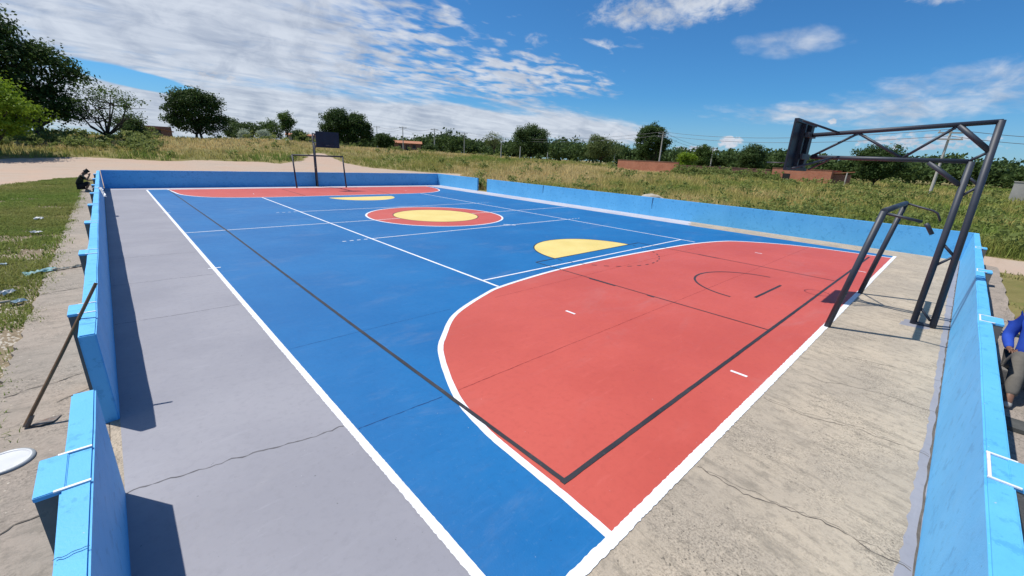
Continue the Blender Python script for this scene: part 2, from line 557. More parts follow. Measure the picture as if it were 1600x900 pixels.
def fast_mesh(name, verts, quads, mat, parent=None, colours=None, tris=False):
    """numpy mesh: verts (n,3), faces (m,4) or (m,3)"""
    me = bpy.data.meshes.new(name)
    k = quads.shape[1]
    me.vertices.add(len(verts))
    me.vertices.foreach_set('co', verts.astype(np.float32).ravel())
    me.loops.add(quads.size)
    me.loops.foreach_set('vertex_index', quads.astype(np.int32).ravel())
    me.polygons.add(len(quads))
    me.polygons.foreach_set('loop_start', np.arange(0, quads.size, k, dtype=np.int32))
    me.polygons.foreach_set('loop_total', np.full(len(quads), k, dtype=np.int32))
    if colours is not None:
        a = me.attributes.new('tuft_colour', 'FLOAT_COLOR', 'POINT')
        a.data.foreach_set('color', np.concatenate([colours, np.ones((len(colours), 1))], 1).astype(np.float32).ravel())
    me.update(calc_edges=True)
    return link_mesh(name, me, mat, parent)


def vnoise(x, y, seed=0):
    """cheap smooth noise -1..1 from summed sines"""
    r = np.random.RandomState(seed)
    o = np.zeros_like(np.asarray(x, float))
    for k in range(7):
        a = r.uniform(0, 2 * np.pi)
        f = 2 ** (k * 0.55)
        o += np.sin((x * np.cos(a) + y * np.sin(a)) * f + r.uniform(0, 6.28)) / (k + 1.5)
    return o / 2.0


# ------------------------------------------------------------------ terrain
AB = [-180, -90, -12, 0, 8, 15, 22, 30, 40, 50, 60, 70, 80, 95, 130, 180]
AV = [.3, .5, 2.3, 2.4, 2.7, 3.2, 2.8, 2.4, 2.1, 1.6, 0.8, 0.9, 0.6, .6, .4, .3]


def hgt(x, y):
    x = np.asarray(x, float)
    y = np.asarray(y, float)
    bb = np.degrees(np.arctan2(x - CAM[0], y - CAM[1]))
    A = np.interp(bb, AB, AV)
    ddx = np.maximum(np.maximum(-13 - x, x - 12), 0)
    ddy = np.maximum(np.maximum(-17 - y, y - 18), 0)
    q = np.clip(np.hypot(ddx, ddy) / 40, 0, 1)
    s = q * q * (3 - 2 * q)
    return -0.05 + A * s + 0.12 * s * vnoise(x * 0.12, y * 0.12, 4)


SAND = np.array([(-60, 34), (-22, 31), (-16.8, 30.6), (-15.3, 32.0), (-13.6, 33.6), (-11.2, 34.7), (-8.5, 33.5), (-6.5, 32.8), (-2.7, 33.6),
                 (0.7, 32.8), (2.6, 31.5), (5.4, 34.6), (9.6, 42.0), (10.6, 41.5), (10.1, 34.4), (11.6, 31.0), (15.2, 28.9), (18.1, 26.8),
                 (19.7, 25.3), (17, 21.5), (12, 17.5), (10.2, 15.6), (-10.3, 15.6), (-10.6, 21.7), (-11.3, 22.1), (-12.8, 20.6), (-13.9, 18.1),
                 (-14.9, 15.1), (-60, 6)], float)
PATH = np.array([(8.5, -60), (8.4, -17), (8.5, -15.9), (9.8, -15.3), (11.9, -15.5), (12.2, -17), (12.4, -60)], float)


def inside(poly, x, y):
    r = np.zeros(x.shape, bool)
    j = len(poly) - 1
    for i in range(len(poly)):
        xi, yi = poly[i]
        xj, yj = poly[j]
        c = ((yi > y) != (yj > y)) & (x < (xj - xi) * (y - yi) / (yj - yi + 1e-12) + xi)
        r ^= c
        j = i
    return r


def sdist(poly, x, y):
    d = np.full(x.shape, 1e9)
    for i in range(len(poly)):
        a, c = poly[i], poly[(i + 1) % len(poly)]
        e = c - a
        q = np.clip(((x - a[0]) * e[0] + (y - a[1]) * e[1]) / (e @ e), 0, 1)
        d = np.minimum(d, np.hypot(x - a[0] - q * e[0], y - a[1] - q * e[1]))
    return np.where(inside(poly, x, y), d, -d)


def sand_amount(x, y):
    x = np.asarray(x, float)
    y = np.asarray(y, float)
    d = np.maximum(sdist(SAND, x, y), sdist(PATH, x, y)) + 0.45 * vnoise(x * 1.1, y * 1.1, 9)
    return np.clip(0.5 + d / 1.6, 0, 1)


def axis(lo, hi, near_lo, near_hi, st, far):
    mid = np.arange(near_lo, near_hi + st, st)
    k = np.linspace(0, 1, 26)[1:]
    return np.concatenate([(near_lo + (lo - near_lo) * k ** 2.6)[::-1], mid, near_hi + (hi - near_hi) * k ** 2.6])


gx_ = axis(-2500, 2500, -40, 60, 0.6, 0)
gy_ = axis(-2500, 2500, -30, 70, 0.6, 0)
GX, GY = np.meshgrid(gx_, gy_)
GZ = hgt(GX, GY)
nx, ny = len(gx_), len(gy_)
ii = (np.arange(ny - 1)[:, None] * nx + np.arange(nx - 1)[None, :]).ravel()
gq = np.stack([ii, ii + 1, ii + nx + 1, ii + nx], 1)
ground = fast_mesh('ground', np.stack([GX.ravel(), GY.ravel(), GZ.ravel()], 1), gq, 'ground_soil')
ga = ground.data.attributes.new('sand', 'FLOAT', 'POINT')
ga.data.foreach_set('value', sand_amount(GX.ravel(), GY.ravel()).astype(np.float32))
ground.data.polygons.foreach_set('use_smooth', [True] * len(ground.data.polygons))
tag(ground, kind='structure')

# ------------------------------------------------------------------ court slab and its paint
XL, XR, YN, YF = -10.15, 9.62, -15.27, 15.2       # inner faces of the boundary walls
XRF = 9.9                                         # the right wall runs a little askew
SL, SR, EN, EF = -8.58, 8.36, -13.80, 14.0        # painted edges of the court
mb = MB()
mb.box(-10.22, 9.98, -15.34, 15.28, -0.35, -0.012 * ZK)
court = mb.build('court_floor', 'raw_concrete')
tag(court, kind='structure')


def sheet(name, mat, z, polys=(), parent=court):
    q = MB()
    for pl in polys:
        q.poly(pl, z)
    return sheet_up(q.build(name, mat, parent, fixn=False))


def ragged(a, b2, amp, step, seed):
    rnd = random.Random(seed)
    a, b2 = Vector(a), Vector(b2)
    n = max(2, int((b2 - a).length / step))
    d = (b2 - a).normalized()
    nn = Vector((-d.y, d.x))
    return [tuple(a.lerp(b2, i / n) + nn * rnd.uniform(-amp, amp)) for i in range(n + 1)]


# grey painted margins
sheet('grey_margin', 'grey_paint', -0.008, [[(XL, YN)] + ragged((-8.20, YN + 0.0), (-8.55, -13.9), 0.02, 0.1, 1) + [(SL + 0.05, 14.3), (XL, 14.3)]])
sheet('far_margin', 'pale_grey_paint', -0.008, [[(XL, 14.3), (XL, YF)] + [(XRF, YF), (XRF - 0.01, 13.9), (SL, 13.9), (SL, 14.3)]])
sheet('right_margin', 'pale_grey_paint', -0.008, [[(SR - 0.1, 13.9), (XRF - 0.01, 13.9), (9.70, -5.2)] + ragged((9.69, -6.4), (8.3, -7.0), 0.10, 0.15, 3)])
sheet('wall_foot_paint', 'grey_paint', -0.008, [ragged((-8.25, -15.17), (-3.5, -15.205), 0.012, 0.09, 5) + ragged((-3.45, -15.205), (9.55, -15.12), 0.012, 0.15, 6) + [(XR, YN), (-8.25, YN)]])
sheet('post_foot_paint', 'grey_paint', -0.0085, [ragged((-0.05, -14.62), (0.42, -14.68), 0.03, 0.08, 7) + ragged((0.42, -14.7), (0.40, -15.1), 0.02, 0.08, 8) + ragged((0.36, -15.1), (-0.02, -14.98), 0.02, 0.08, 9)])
# blue field
sheet('blue_field', 'blue_paint', -0.004, [[(SL, EN), (SR, EN), (SR, EF), (SL, EF)]])


def crom(P, k=8):
    P = [Vector(q) for q in P]
    out = []
    for i in range(len(P) - 1):
        p0, p1, p2, p3 = P[max(i - 1, 0)], P[i], P[i + 1], P[min(i + 2, len(P) - 1)]
        for j in range(k):
            s = j / k
            out.append(0.5 * ((2 * p1) + (p2 - p0) * s + (2 * p0 - 5 * p1 + 4 * p2 - p3) * s * s + (3 * p1 - p0 - 3 * p2 + p3) * s ** 3))
    out.append(P[-1])
    return [(q.x, q.y) for q in out]


DNEAR = crom([(-7.70, -13.78), (-7.67, -13.32), (-7.65, -12.72), (-7.62, -12.28), (-7.49, -11.65), (-7.06, -10.71), (-6.70, -10.25), (-6.06, -9.65),
              (-5.04, -9.15), (-4.41, -8.95), (-3.0, -8.76), (-1.73, -8.70), (0.4, -8.74), (2.33, -8.86), (3.87, -9.00), (5.3, -9.30), (6.18, -9.72),
              (7.07, -10.75), (7.50, -11.63), (7.69, -12.5), (7.83, -13.33), (7.93, -13.78)])
DFAR = crom([(-7.72, 13.98), (-7.62, 12.6), (-7.46, 11.15), (-6.94, 10.05), (-6.16, 9.40), (-4.48, 8.98), (-1.7, 8.94), (2.11, 9.0), (4.25, 9.08),
             (5.67, 9.45), (6.86, 10.38), (7.66, 11.8), (7.95, 13.0), (8.03, 13.98)])
CC, CR = (-0.05, 0.15), 2.80


def circ(c, r, n=72, a0=0, a1=360):
    return [(c[0] + r * math.cos(rad(a0 + (a1 - a0) * i / n)), c[1] + r * math.sin(rad(a0 + (a1 - a0) * i / n))) for i in range(n + (a1 - a0 < 360))]


sheet('red_zone', 'red_paint', 0.0, [DNEAR])
sheet('red_zone', 'red_paint', 0.0, [DFAR])
sheet('red_ring', 'red_paint', 0.0, [circ(CC, CR)])
sheet('yellow_disc', 'yellow_paint', 0.004, [circ(CC, 1.74)])
sheet('yellow_half_disc', 'yellow_paint', 0.004, [circ((0.15, -7.90), 1.78, 40, 0, 180)])
sheet('yellow_half_disc', 'yellow_paint', 0.004, [circ((0.15, 7.95), 1.78, 40, 180, 360)])
LZ = 0.008


def stripe(name, mat, pts, w, z=LZ, jag=0.002, closed=False, seed=0, jag_one=None, step=0.12):
    q = MB()
    q.ribbon(pts, w, z, jag, step, closed, seed, jag_one)
    return sheet_up(q.build(name, mat, court, fixn=False))


stripe('white_line', 'white_paint', DNEAR, 0.074, seed=1)
stripe('white_line', 'white_paint', DFAR, 0.074, seed=2)
stripe('white_line', 'white_paint', circ(CC, CR), 0.075, closed=True, seed=3)
stripe('side_line', 'edge_white_paint', [(SL, -13.86), (SL, EF)], 0.070, seed=4, jag=0.0035, jag_one=0.0015, step=0.022)
stripe('end_line', 'edge_white_paint', [(-8.62, EN), (8.40, EN)], 0.086, z=0.011, seed=5, jag=0.004, jag_one=0.005, step=0.025)
stripe('end_line', 'white_paint', [(SL, EF + 0.03), (SR, EF + 0.03)], 0.10, z=0.011, seed=6)
for sx in (-4.5, 4.5):
    stripe('white_line', 'white_paint', [(sx, -8.92), (sx, 8.95)], 0.06, seed=7)
for sy, x0, x1 in ((-3.22, -4.5, 4.5), (3.22, -4.5, 4.5), (-8.74 + 0.32, -4.5, 4.5)):
    stripe('white_line', 'white_paint', [(x0, sy), (x1, sy)], 0.052, z=0.011, seed=int(sy * 10))
stripe('white_line', 'white_paint', [(SL, 0), (CC[0] - 1.76, 0.0)], 0.05, z=0.012, seed=12)
stripe('white_line', 'white_paint', [(CC[0] + 1.76, 0), (SR, 0)], 0.05, z=0.012, seed=13)
for sx in (-1, 1):
    for sy in (-3.22, 3.22):
        for k in range(4):
            x = sx * (4.62 + 0.21 * k)
            stripe('line_dash', 'white_paint', [(x, sy), (x + sx * 0.11, sy)], 0.05, seed=k)
for x, y in ((-4.40, -13.47), (-4.45, -10.75), (4.53, -10.92), (4.5, -13.47), (-4.45, 10.8), (4.5, 10.8)):
    stripe('tick_mark', 'white_paint', [(x, y - 0.10), (x, y + 0.10)], 0.05, seed=int(x))
for y in (-4.58, 4.6):
    stripe('tick_mark', 'white_paint', [(SL - 0.10, y), (SL + 0.12, y)], 0.05, z=0.012, seed=int(y))
stripe('tick_mark', 'white_paint', [(0.95, -2.98), (1.25, -3.36)], 0.08, seed=3)
# black basketball lines
BZ = 0.0155
stripe('black_line', 'black_paint', [(-7.55, -13.22), (-7.57, -8.9), (-7.56, 0), (-7.72, 13.7)], 0.047, z=BZ, seed=21)
stripe('black_line', 'black_paint', [(-7.58, -13.23), (7.35, -13.27)], 0.048, z=BZ + .003, seed=22)
for x0, x1, sgn in ((-2.37, -2.40, -1), (2.50, 2.58, -1)):
    stripe('black_line', 'black_paint', [(x0, -7.93), (x0 * 0.5 + x1 * 0.5, -10.6), (x1, -13.22)], 0.030, z=BZ, seed=23)
    stripe('black_line', 'black_paint', [(x0, 9.2), (x1, 13.3)], 0.036, z=BZ, seed=24)
stripe('black_line', 'black_paint', [(-2.37, -7.92), (2.50, -7.92)], 0.034, z=BZ + .003, seed=25)
stripe('black_line', 'black_paint', circ((0.15, -7.90), 1.79, 40, 0, 180), 0.034, z=BZ, seed=26)
stripe('black_line', 'black_paint', circ(CC, 1.76), 0.034, closed=True, z=BZ, seed=27)
for k in range(18):
    a0 = 184 + k * 9.8
    stripe('line_dash', 'black_paint', circ((0.15, -7.90), 1.79, 2, a0, a0 + 4.2), 0.034, z=BZ, seed=k)
stripe('black_line', 'black_paint', circ((0.22, -12.22), 1.27, 30, 4, 176), 0.046, z=BZ, seed=28)
stripe('black_line', 'black_paint', [(-0.65, -12.47), (0.89, -12.52)], 0.052, z=BZ, seed=29)
for a, c in (((-2.39, -9.62), (-2.39, -10.30)), ((-2.39, -11.05), (-2.39, -11.2)), ((2.55, -9.9), (2.55, -10.5))):
    stripe('lane_mark', 'black_paint', [(a[0] - 0.02, a[1]), (c[0] - 0.02, c[1])], 0.065, z=BZ + .003, seed=31)


def crackline(pts, w, mat, z, seed, amp=0.03, step=0.035, parent=court, name='crack'):
    rnd = random.Random(seed)
    q = []
    off = 0.0
    P = [Vector(p_) for p_ in pts]
    for a, c in zip(P, P[1:]):
        n = max(1, int((c - a).length / step))
        d = (c - a).normalized()
        nn = Vector((-d.y, d.x))
        for i in range(n):
            off = off * 0.85 + rnd.uniform(-amp, amp) * 0.5
            q.append(tuple(a.lerp(c, i / n) + nn * off))
    q.append(tuple(P[-1]))
    b_ = MB()
    b_.ribbon(q, w, z, w * 0.42, 10, False, seed)
    return sheet_up(b_.build(name, mat, parent, fixn=False))


crackline([(-10.14, -11.19), (-9.46, -11.28), (-9.08, -11.33), (-8.62, -11.41)], 0.012, 'crack_grey', -0.004, 1, 0.03)
crackline([(-8.53, -11.54), (-7.62, -11.57)], 0.009, 'crack_blue', 0.0, 2, 0.004)
crackline([(-7.5, -11.57), (7.4, -11.62)], 0.007, 'crack_red', 0.004, 3, 0.004)
crackline([(-8.53, -9.42), (-6.0, -9.42)], 0.006, 'crack_blue', 0.0, 4, 0.004)
crackline([(-5.0, -9.40), (5.3, -9.42)], 0.006, 'crack_red', 0.004, 5, 0.004)
for k, y in enumerate((-7.2, -5.0, -2.7)):
    crackline([(-10.14, y), (-8.65, y - 0.05)], 0.010, 'crack_grey', -0.004, 8 + k, 0.02)
for k, (x, w_, a) in enumerate(((-6.45, 0.008, 0.035), (-6.42, 0.003, 0.05), (-4.72, 0.006, 0.03), (-4.68, 0.003, 0.04), (-2.5, 0.005, 0.025), (3.2, 0.007, 0.03), (5.4, 0.007, 0.03), (-3.6, 0.004, 0.05))):
    crackline([(x - 0.06, -13.87), (x - 0.08, -14.25), (x + 0.08, -14.74), (x + 0.06, -15.25)], w_, 'crack_dark', -0.0035, 40 + k, a)
crackline([(-8.0, -15.262), (9.5, -15.262)], 0.018, 'crack_dark', -0.0035, 60, 0.004, 0.12)

# walkways outside the walls
rnd = random.Random(5)


def walkway(name, outline):
    q = MB()
    n = len(outline)
    q.add([(x, y, -0.006) for x, y in outline] + [(x, y, -0.4) for x, y in outline],
          [tuple(range(n))] + [(i, (i + 1) % n, n + (i + 1) % n, n + i) for i in range(n)])
    o = q.build(name, 'walk_concrete')
    tag(o, kind='structure')
    return o


wl = walkway('walkway_left', [(-10.225, -15.0), (-10.225, 16.9)] + ragged((-10.98, 16.95), (-11.05, -15.0), 0.03, 0.10, 11))
wn = walkway('walkway_near', [(9.7, -15.36), (-11.0, -15.36), (-11.0, -16.12)] + ragged((-10.9, -16.12), (9.4, -16.08), 0.03, 0.3, 12))
crackline([(-10.98, -8.9), (-10.7, -8.8), (-10.30, -8.65)], 0.010, 'crack_dark', -0.002, 71, 0.03, parent=wl)
crackline([(-10.6, -9.3), (-10.30, -9.12)], 0.008, 'crack_dark', -0.002, 72, 0.02, parent=wl)
crackline([(-11.0, -5.0), (-10.30, -4.7)], 0.012, 'crack_dark', -0.002, 73, 0.03, parent=wl)
crackline([(-11.0, -11.3), (-10.7, -11.1), (-10.30, -11.05)], 0.010, 'crack_dark', -0.002, 74, 0.03, parent=wl)
for k, y in enumerate((-1.5, 1.5, 4.5, 7.5, 10.5)):
    crackline([(-11.0, y), (-10.30, y + 0.1)], 0.012, 'crack_dark', -0.002, 75 + k, 0.02, parent=wl)
for k, x in enumerate((-8, -4.2, -1, 1.9, 4.0, 6.2)):
    crackline([(x, -15.5), (x + 0.05, -16.05)], 0.012, 'crack_dark', -0.002, 85 + k, 0.02, parent=wn)

# ------------------------------------------------------------------ boundary walls
H, TH = 0.87, 0.115


def wall_run(name, a, c, label, h=H, seed=0, out=1, zb=-0.3, lean=0.0):
    """plastered wall between two ground points (inner face line); out = side of the outer face"""
    a, c = Vector(a), Vector(c)
    L = (c - a).length
    d = (c - a).normalized()
    nn = Vector((-d.y, d.x)) * out
    root = empty(name, (a.x, a.y, 0), label, 'wall', 'low blue walls round the court', math.atan2(d.y, d.x))
    rn = random.Random(seed)
    n = max(2, int(L / 0.5))
    q = MB()
    vs = []
    for i in range(n + 1):
        x = L * i / n
        w1, w2, w3 = (rn.uniform(-0.004, 0.004) for _ in range(3))
        vs += [(x, 0 + w1 * 0.3 - out * lean * 0.33, zb), (x, w1 + out * lean, h + w3), (x, out * (TH + lean + w2), h + w3), (x, out * (TH + lean), zb)]
    fs = []
    for i in range(n):
        for k in range(4):
            fs.append((4 * i + k, 4 * i + (k + 1) % 4, 4 * i + 4 + (k + 1) % 4, 4 * i + 4 + k))
    fs += [(0, 1, 2, 3), (4 * n, 4 * n + 1, 4 * n + 2, 4 * n + 3)]
    q.add(vs, fs)
    w = q.build('wall_body', 'wall_blue', root)
    bm = bmesh.new()
    bm.from_mesh(w.data)
    sharp = [e for e in bm.edges if e.calc_face_angle(0) > 1.0]
    bmesh.ops.bevel(bm, geom=sharp, offset=0.010, segments=2, affect='EDGES')
    bm.to_mesh(w.data)
    bm.free()
    return root, L


def pier(root, x, w=0.33, out=1, dep=0.085, h=H, lean=0.0):
    TH = 0.115 + lean
    q = MB()
    q.box(x - w / 2, x + w / 2, min(out * (TH - 0.01), out * (TH + dep)), max(out * (TH - 0.01), out * (TH + dep)), -0.2, h - 0.02)
    q.build('pier', 'pier_concrete', root)
    y0, y1 = sorted((out * (TH - 0.02), out * (TH + dep + 0.004)))
    q = MB()
    q.box(x - w / 2 - 0.003, x + w / 2 + 0.003, y0, y1, h - 0.022, h + 0.006)
    q.build('pier_cap', 'wall_blue', root, bevel=0.004)
    y0, y1 = sorted((out * (lean + 0.006), out * (TH + 0.02)))
    for s in (-1, 1):
        q = MB()
        q.box(x + s * w / 2 - 0.008, x + s * w / 2 + 0.008, y0, y1, h, h + 0.0075)
        q.build('white_stripe', 'white_paint', root)
    return


w1, L1 = wall_run('boundary_wall', (XL, -16.0), (XL, -11.18), 'short blue wall stub in the near left corner beside the doorway gap', seed=1, out=1)
pier(w1, -12.10 + 16.0)
w2, L2 = wall_run('boundary_wall', (XL, -10.02), (XL - 0.03, YF + 0.115), 'long blue wall along the left side with a wooden handle leaning on it', seed=2, out=1)
for y in (-9.2, -6.25, -3.1, 0.0, 3.1, 6.2, 9.3, 12.4):
    pier(w2, y + 10.02)
w3, L3 = wall_run('boundary_wall', (XL - 0.0, YF), (XRF - 0.01, YF), 'shaded dark blue end wall behind the far goal', h=0.90, seed=3, out=1)
w4, L4 = wall_run('boundary_wall', (XRF, YF + 0.115), (9.84, 9.85), 'short blue wall piece on the right beyond the gap', h=0.90, seed=4, out=1)
w5, L5 = wall_run('boundary_wall', (9.83, 8.75), (XR, YN - 0.115), 'long sunlit blue wall along the right side in front of the tall grass', h=0.90, seed=5, out=1)
w6, L6 = wall_run('boundary_wall', (XR - 0.006, YN), (-11.2, YN), 'near blue end wall behind the large hoop frame, running down the right edge', h=0.91, seed=6, out=1, lean=0.075)
for x in (5.5, 1.6, -2.42, -6.35):
    q = (XR - 0.006) - x
    pier(w6, q, h=0.91, w=0.32, dep=0.09, lean=0.075)
    m_ = MB()
    m_.box(q - 0.167, q + 0.167, 0.083, 0.097, 0.91, 0.9185)
    m_.build('white_stripe', 'white_paint', w6)


def vcrack(root, x, z0, z1, seed, y=-0.003, w=0.012):
    rn = random.Random(seed)
    q = MB()
    vs = []
    n = 8
    off = 0
    for i in range(n + 1):
        off += rn.uniform(-0.012, 0.012)
        z = z0 + (z1 - z0) * i / n
        k = w * (0.3 + 0.7 * i / n)
        vs += [(x + off - k, y, z), (x + off + k, y, z)]
    q.add(vs, [(2 * i, 2 * i + 1, 2 * i + 3, 2 * i + 2) for i in range(n)])
    q.build('crack', 'wall_crack', root)


def topjoint(root, x, h, seed):
    rn = random.Random(seed)
    q = MB()
    vs = []
    for i in range(9):
        y = 0.004 + (TH - 0.008) * i / 8
        o = rn.uniform(-0.006, 0.006)
        vs += [(x + o - 0.0025, y, h + 0.0055), (x + o + 0.0025, y, h + 0.0055)]
    q.add(vs, [(2 * i, 2 * i + 1, 2 * i + 3, 2 * i + 2) for i in range(8)])
    sheet_up(q.build('crack', 'wall_crack', root, fixn=False))


topjoint(w2, 0.30, H, 1)
topjoint(w2, 4.9, H, 2)
topjoint(w1, 16.0 - 12.75, H, 3)
vcrack(w5, 8.75 - 3.2, 0.45, 0.895, 1, -0.005, 0.03)
vcrack(w5, 8.75 + 4.3, 0.35, 0.895, 2, -0.005, 0.03)

# ------------------------------------------------------------------ goals and hoop frames
def bar(root, name, a, c, r, mat='dark_metal', n=12, mid=None):
    q = MB()
    q.tube([a] + (mid or []) + [c], r, n)
    return q.build(name, mat, root, smooth=False)


def smooth_by_angle(o):
    for pl in o.data.polygons:
        pl.use_smooth = len(pl.vertices) == 4


def goal(loc, rz, label, broken):
    g = empty('goal_frame', loc, label, 'goal', 'goal frames', rz)
    lx, rx, lean, hh = -1.565, 1.565, -0.27, 1.98
    for x in (lx, rx):
        smooth_by_angle(bar(g, 'post', (x, 0, -0.012), (x, lean, hh), 0.046))
    smooth_by_angle(bar(g, 'crossbar', (lx - 0.02, lean, hh), (rx + 0.02, lean, hh), 0.046))
    if broken:
        smooth_by_angle(bar(g, 'back_stay', (lx, lean - 0.03, hh - 0.03), (lx + 0.01, -0.72, hh - 0.10), 0.021))
        smooth_by_angle(bar(g, 'back_stay', (lx + 0.01, -0.76, 1.86), (lx + 0.02, -0.86, 1.72), 0.028, mid=[(lx + 0.01, -0.79, 1.83)]))
        smooth_by_angle(bar(g, 'back_stay', (rx, lean - 0.02, hh), (rx, -0.84, 1.70), 0.019, mid=[(rx, -0.70, 1.88), (rx, -0.77, 1.84)]))
    else:
        for x in (lx, rx):
            smooth_by_angle(bar(g, 'back_stay', (x, lean - 0.03, hh), (x, -0.70, hh - 0.10), 0.02))
    return g


goal((0.215, EN - 0.02, 0), 0, 'near goal frame with thick leaning dark posts and broken back stays', True)
goal((0.215, EF - 0.02, 0), math.pi, 'far small looking goal frame in front of the dark blue end wall', False)


def hoop(loc, rz, label):
    """local +y points from the mast over the court"""
    g = empty('basketball_frame', loc, label, 'hoop stand', 'basketball stands', rz)

    def T(name, a, c, r, **k):
        o = bar(g, name, (0, a[0], a[1]), (0, c[0], c[1]), r, **k)
        smooth_by_angle(o)
        return o
    T('mast', (0.25, -0.012), (0.25, 2.77), 0.046)
    T('mast', (0.0, -0.012), (0.09, 3.38), 0.048)
    T('lower_arm', (0.29, 2.77), (2.42, 2.77), 0.036)
    T('upper_arm', (0.07, 3.36), (2.48, 3.17), 0.037)
    T('foot_bar', (-0.03, 0.02), (0.28, 0.02), 0.032)
    for a, c, r in (((0.05, 0.11), (0.24, 0.32), 0.02), ((0.25, 1.05), (0.05, 1.27), 0.02), ((0.25, 1.46), (0.06, 1.27), 0.022),
                    ((0.25, 2.21), (0.07, 2.40), 0.02), ((0.25, 2.56), (0.07, 2.40), 0.02), ((0.74, 2.74), (0.29, 2.40), 0.036),
                    ((0.29, 2.77), (0.10, 2.92), 0.021), ((0.10, 2.93), (0.53, 3.31), 0.040), ((0.53, 3.31), (1.08, 2.80), 0.022),
                    ((1.10, 2.80), (1.78, 3.20), 0.022), ((1.78, 3.20), (2.40, 2.79), 0.022)):
        T('brace', a, c, r)
    # board with frame and battens seen from behind
    q = MB()
    q.box(-0.69, 0.69, 2.63, 2.665, 2.50, 3.42)
    bd = q.build('backboard', 'board_paint', g, bevel=0.004)
    for x in (-0.21, 0.21):
        q = MB()
        q.box(x - 0.035, x + 0.035, 2.560, 2.629, 2.57, 3.35)
        q.build('batten', 'board_paint', bd)
    for z in (2.53, 3.39):
        q = MB()
        q.box(-0.688, 0.688, 2.595, 2.629, z - 0.03, z + 0.03)
        q.build('batten', 'board_paint', bd)
    for ya, za, zb2 in ((2.500, 2.72, 2.82), (2.480, 3.12, 3.21)):
        q = MB()
        q.box(-0.26, 0.26, ya, 2.544, za, zb2)
        q.build('mount_plate', 'dark_metal', g)
    for x, z, yb, zb_ in ((0.63, 3.38, 2.05, 3.20), (-0.63, 3.38, 2.05, 3.20), (0.63, 2.54, 2.05, 2.775), (-0.63, 2.54, 2.05, 2.775)):
        smooth_by_angle(bar(g, 'board_stay', (x, 2.54, z), (0.0, yb, zb_), 0.019))
    # rim
    q = MB()
    pts = [(0.225 * math.cos(a), 2.93 + 0.225 * math.sin(a), 2.64) for a in [i * math.tau / 28 for i in range(29)]]
    q.tube(pts, 0.010, 6, cap=False)
    q.tube([(0, 2.66, 2.64), (0, 2.72, 2.64)], 0.014, 6)
    q.build('rim', 'dark_metal', g)
    return g


hoop((0.21, -15.05, 0), 0, 'large dark steel truss mast carrying a backboard over the near goal')
hoop((0.21, 15.05, 0), math.pi, 'distant dark hoop stand with its board facing us behind the far goal')

# ------------------------------------------------------------------ trees
RS = np.random.RandomState(11)


def leaf_quads(c, size, rs, outward=None, flat=0.35):
    n = len(c)
    nrm = rs.normal(size=(n, 3))
    nrm /= np.linalg.norm(nrm, axis=1)[:, None]
    if outward is not None:
        nrm = nrm * 0.75 + outward * 0.55
    nrm[:, 2] += flat
    nrm /= np.linalg.norm(nrm, axis=1)[:, None]
    a = rs.normal(size=(n, 3))
    t_ = np.cross(nrm, a)
    t_ /= np.linalg.norm(t_, axis=1)[:, None] + 1e-9
    b_ = np.cross(nrm, t_)
    s = (size * rs.uniform(0.6, 1.35, n))[:, None]
    w = s * rs.uniform(0.42, 0.7, n)[:, None]
    droop = nrm * s * 0.18
    v = np.stack([c - t_ * s - droop, c + b_ * w, c + t_ * s - droop, c - b_ * w], 1).reshape(-1, 3)
    f = np.arange(n * 4).reshape(-1, 4)
    return v, f


def crown_points(lobes, n_clump, per, spread, rs, shell=0.55, squash=1.0):
    """leaf clumps spread through ellipsoid lobes; returns centres and outward vectors"""
    cs, os_ = [], []
    vol = np.array([l[3] * l[4] * l[5] for l in lobes]) ** 0.75
    cnt = np.maximum(2, (n_clump * vol / vol.sum()).astype(int))
    for l, k in zip(lobes, cnt):
        d = rs.normal(size=(k, 3))
        d /= np.linalg.norm(d, axis=1)[:, None]
        d[:, 2] = np.where(d[:, 2] < -0.85, -d[:, 2] * 0.5, d[:, 2])
        r = (shell ** 3 + (1 - shell ** 3) * rs.uniform(0, 1, k)) ** (1 / 3)
        r *= rs.uniform(0.86, 1.1, k)
        cen = np.array(l[:3]) + d * r[:, None] * np.array(l[3:])
        sz = spread * rs.uniform(0.55, 1.35, k)
        for j in range(k):
            m_ = int(per * rs.uniform(0.6, 1.4))
            g = np.clip(rs.normal(size=(m_, 3)), -1.55, 1.55) * sz[j] * np.array([1, 1, 0.62])
            cs.append(cen[j] + g)
            o_ = g / (np.linalg.norm(g, axis=1)[:, None] + 1e-6) * 0.5 + d[j] * 0.6
            os_.append(o_)
    return np.concatenate(cs), np.concatenate(os_)


def polar(bdeg, r):
    x = CAM[0] + r * math.sin(rad(bdeg))
    y = CAM[1] + r * math.cos(rad(bdeg))
    return x, y, float(hgt(x, y))


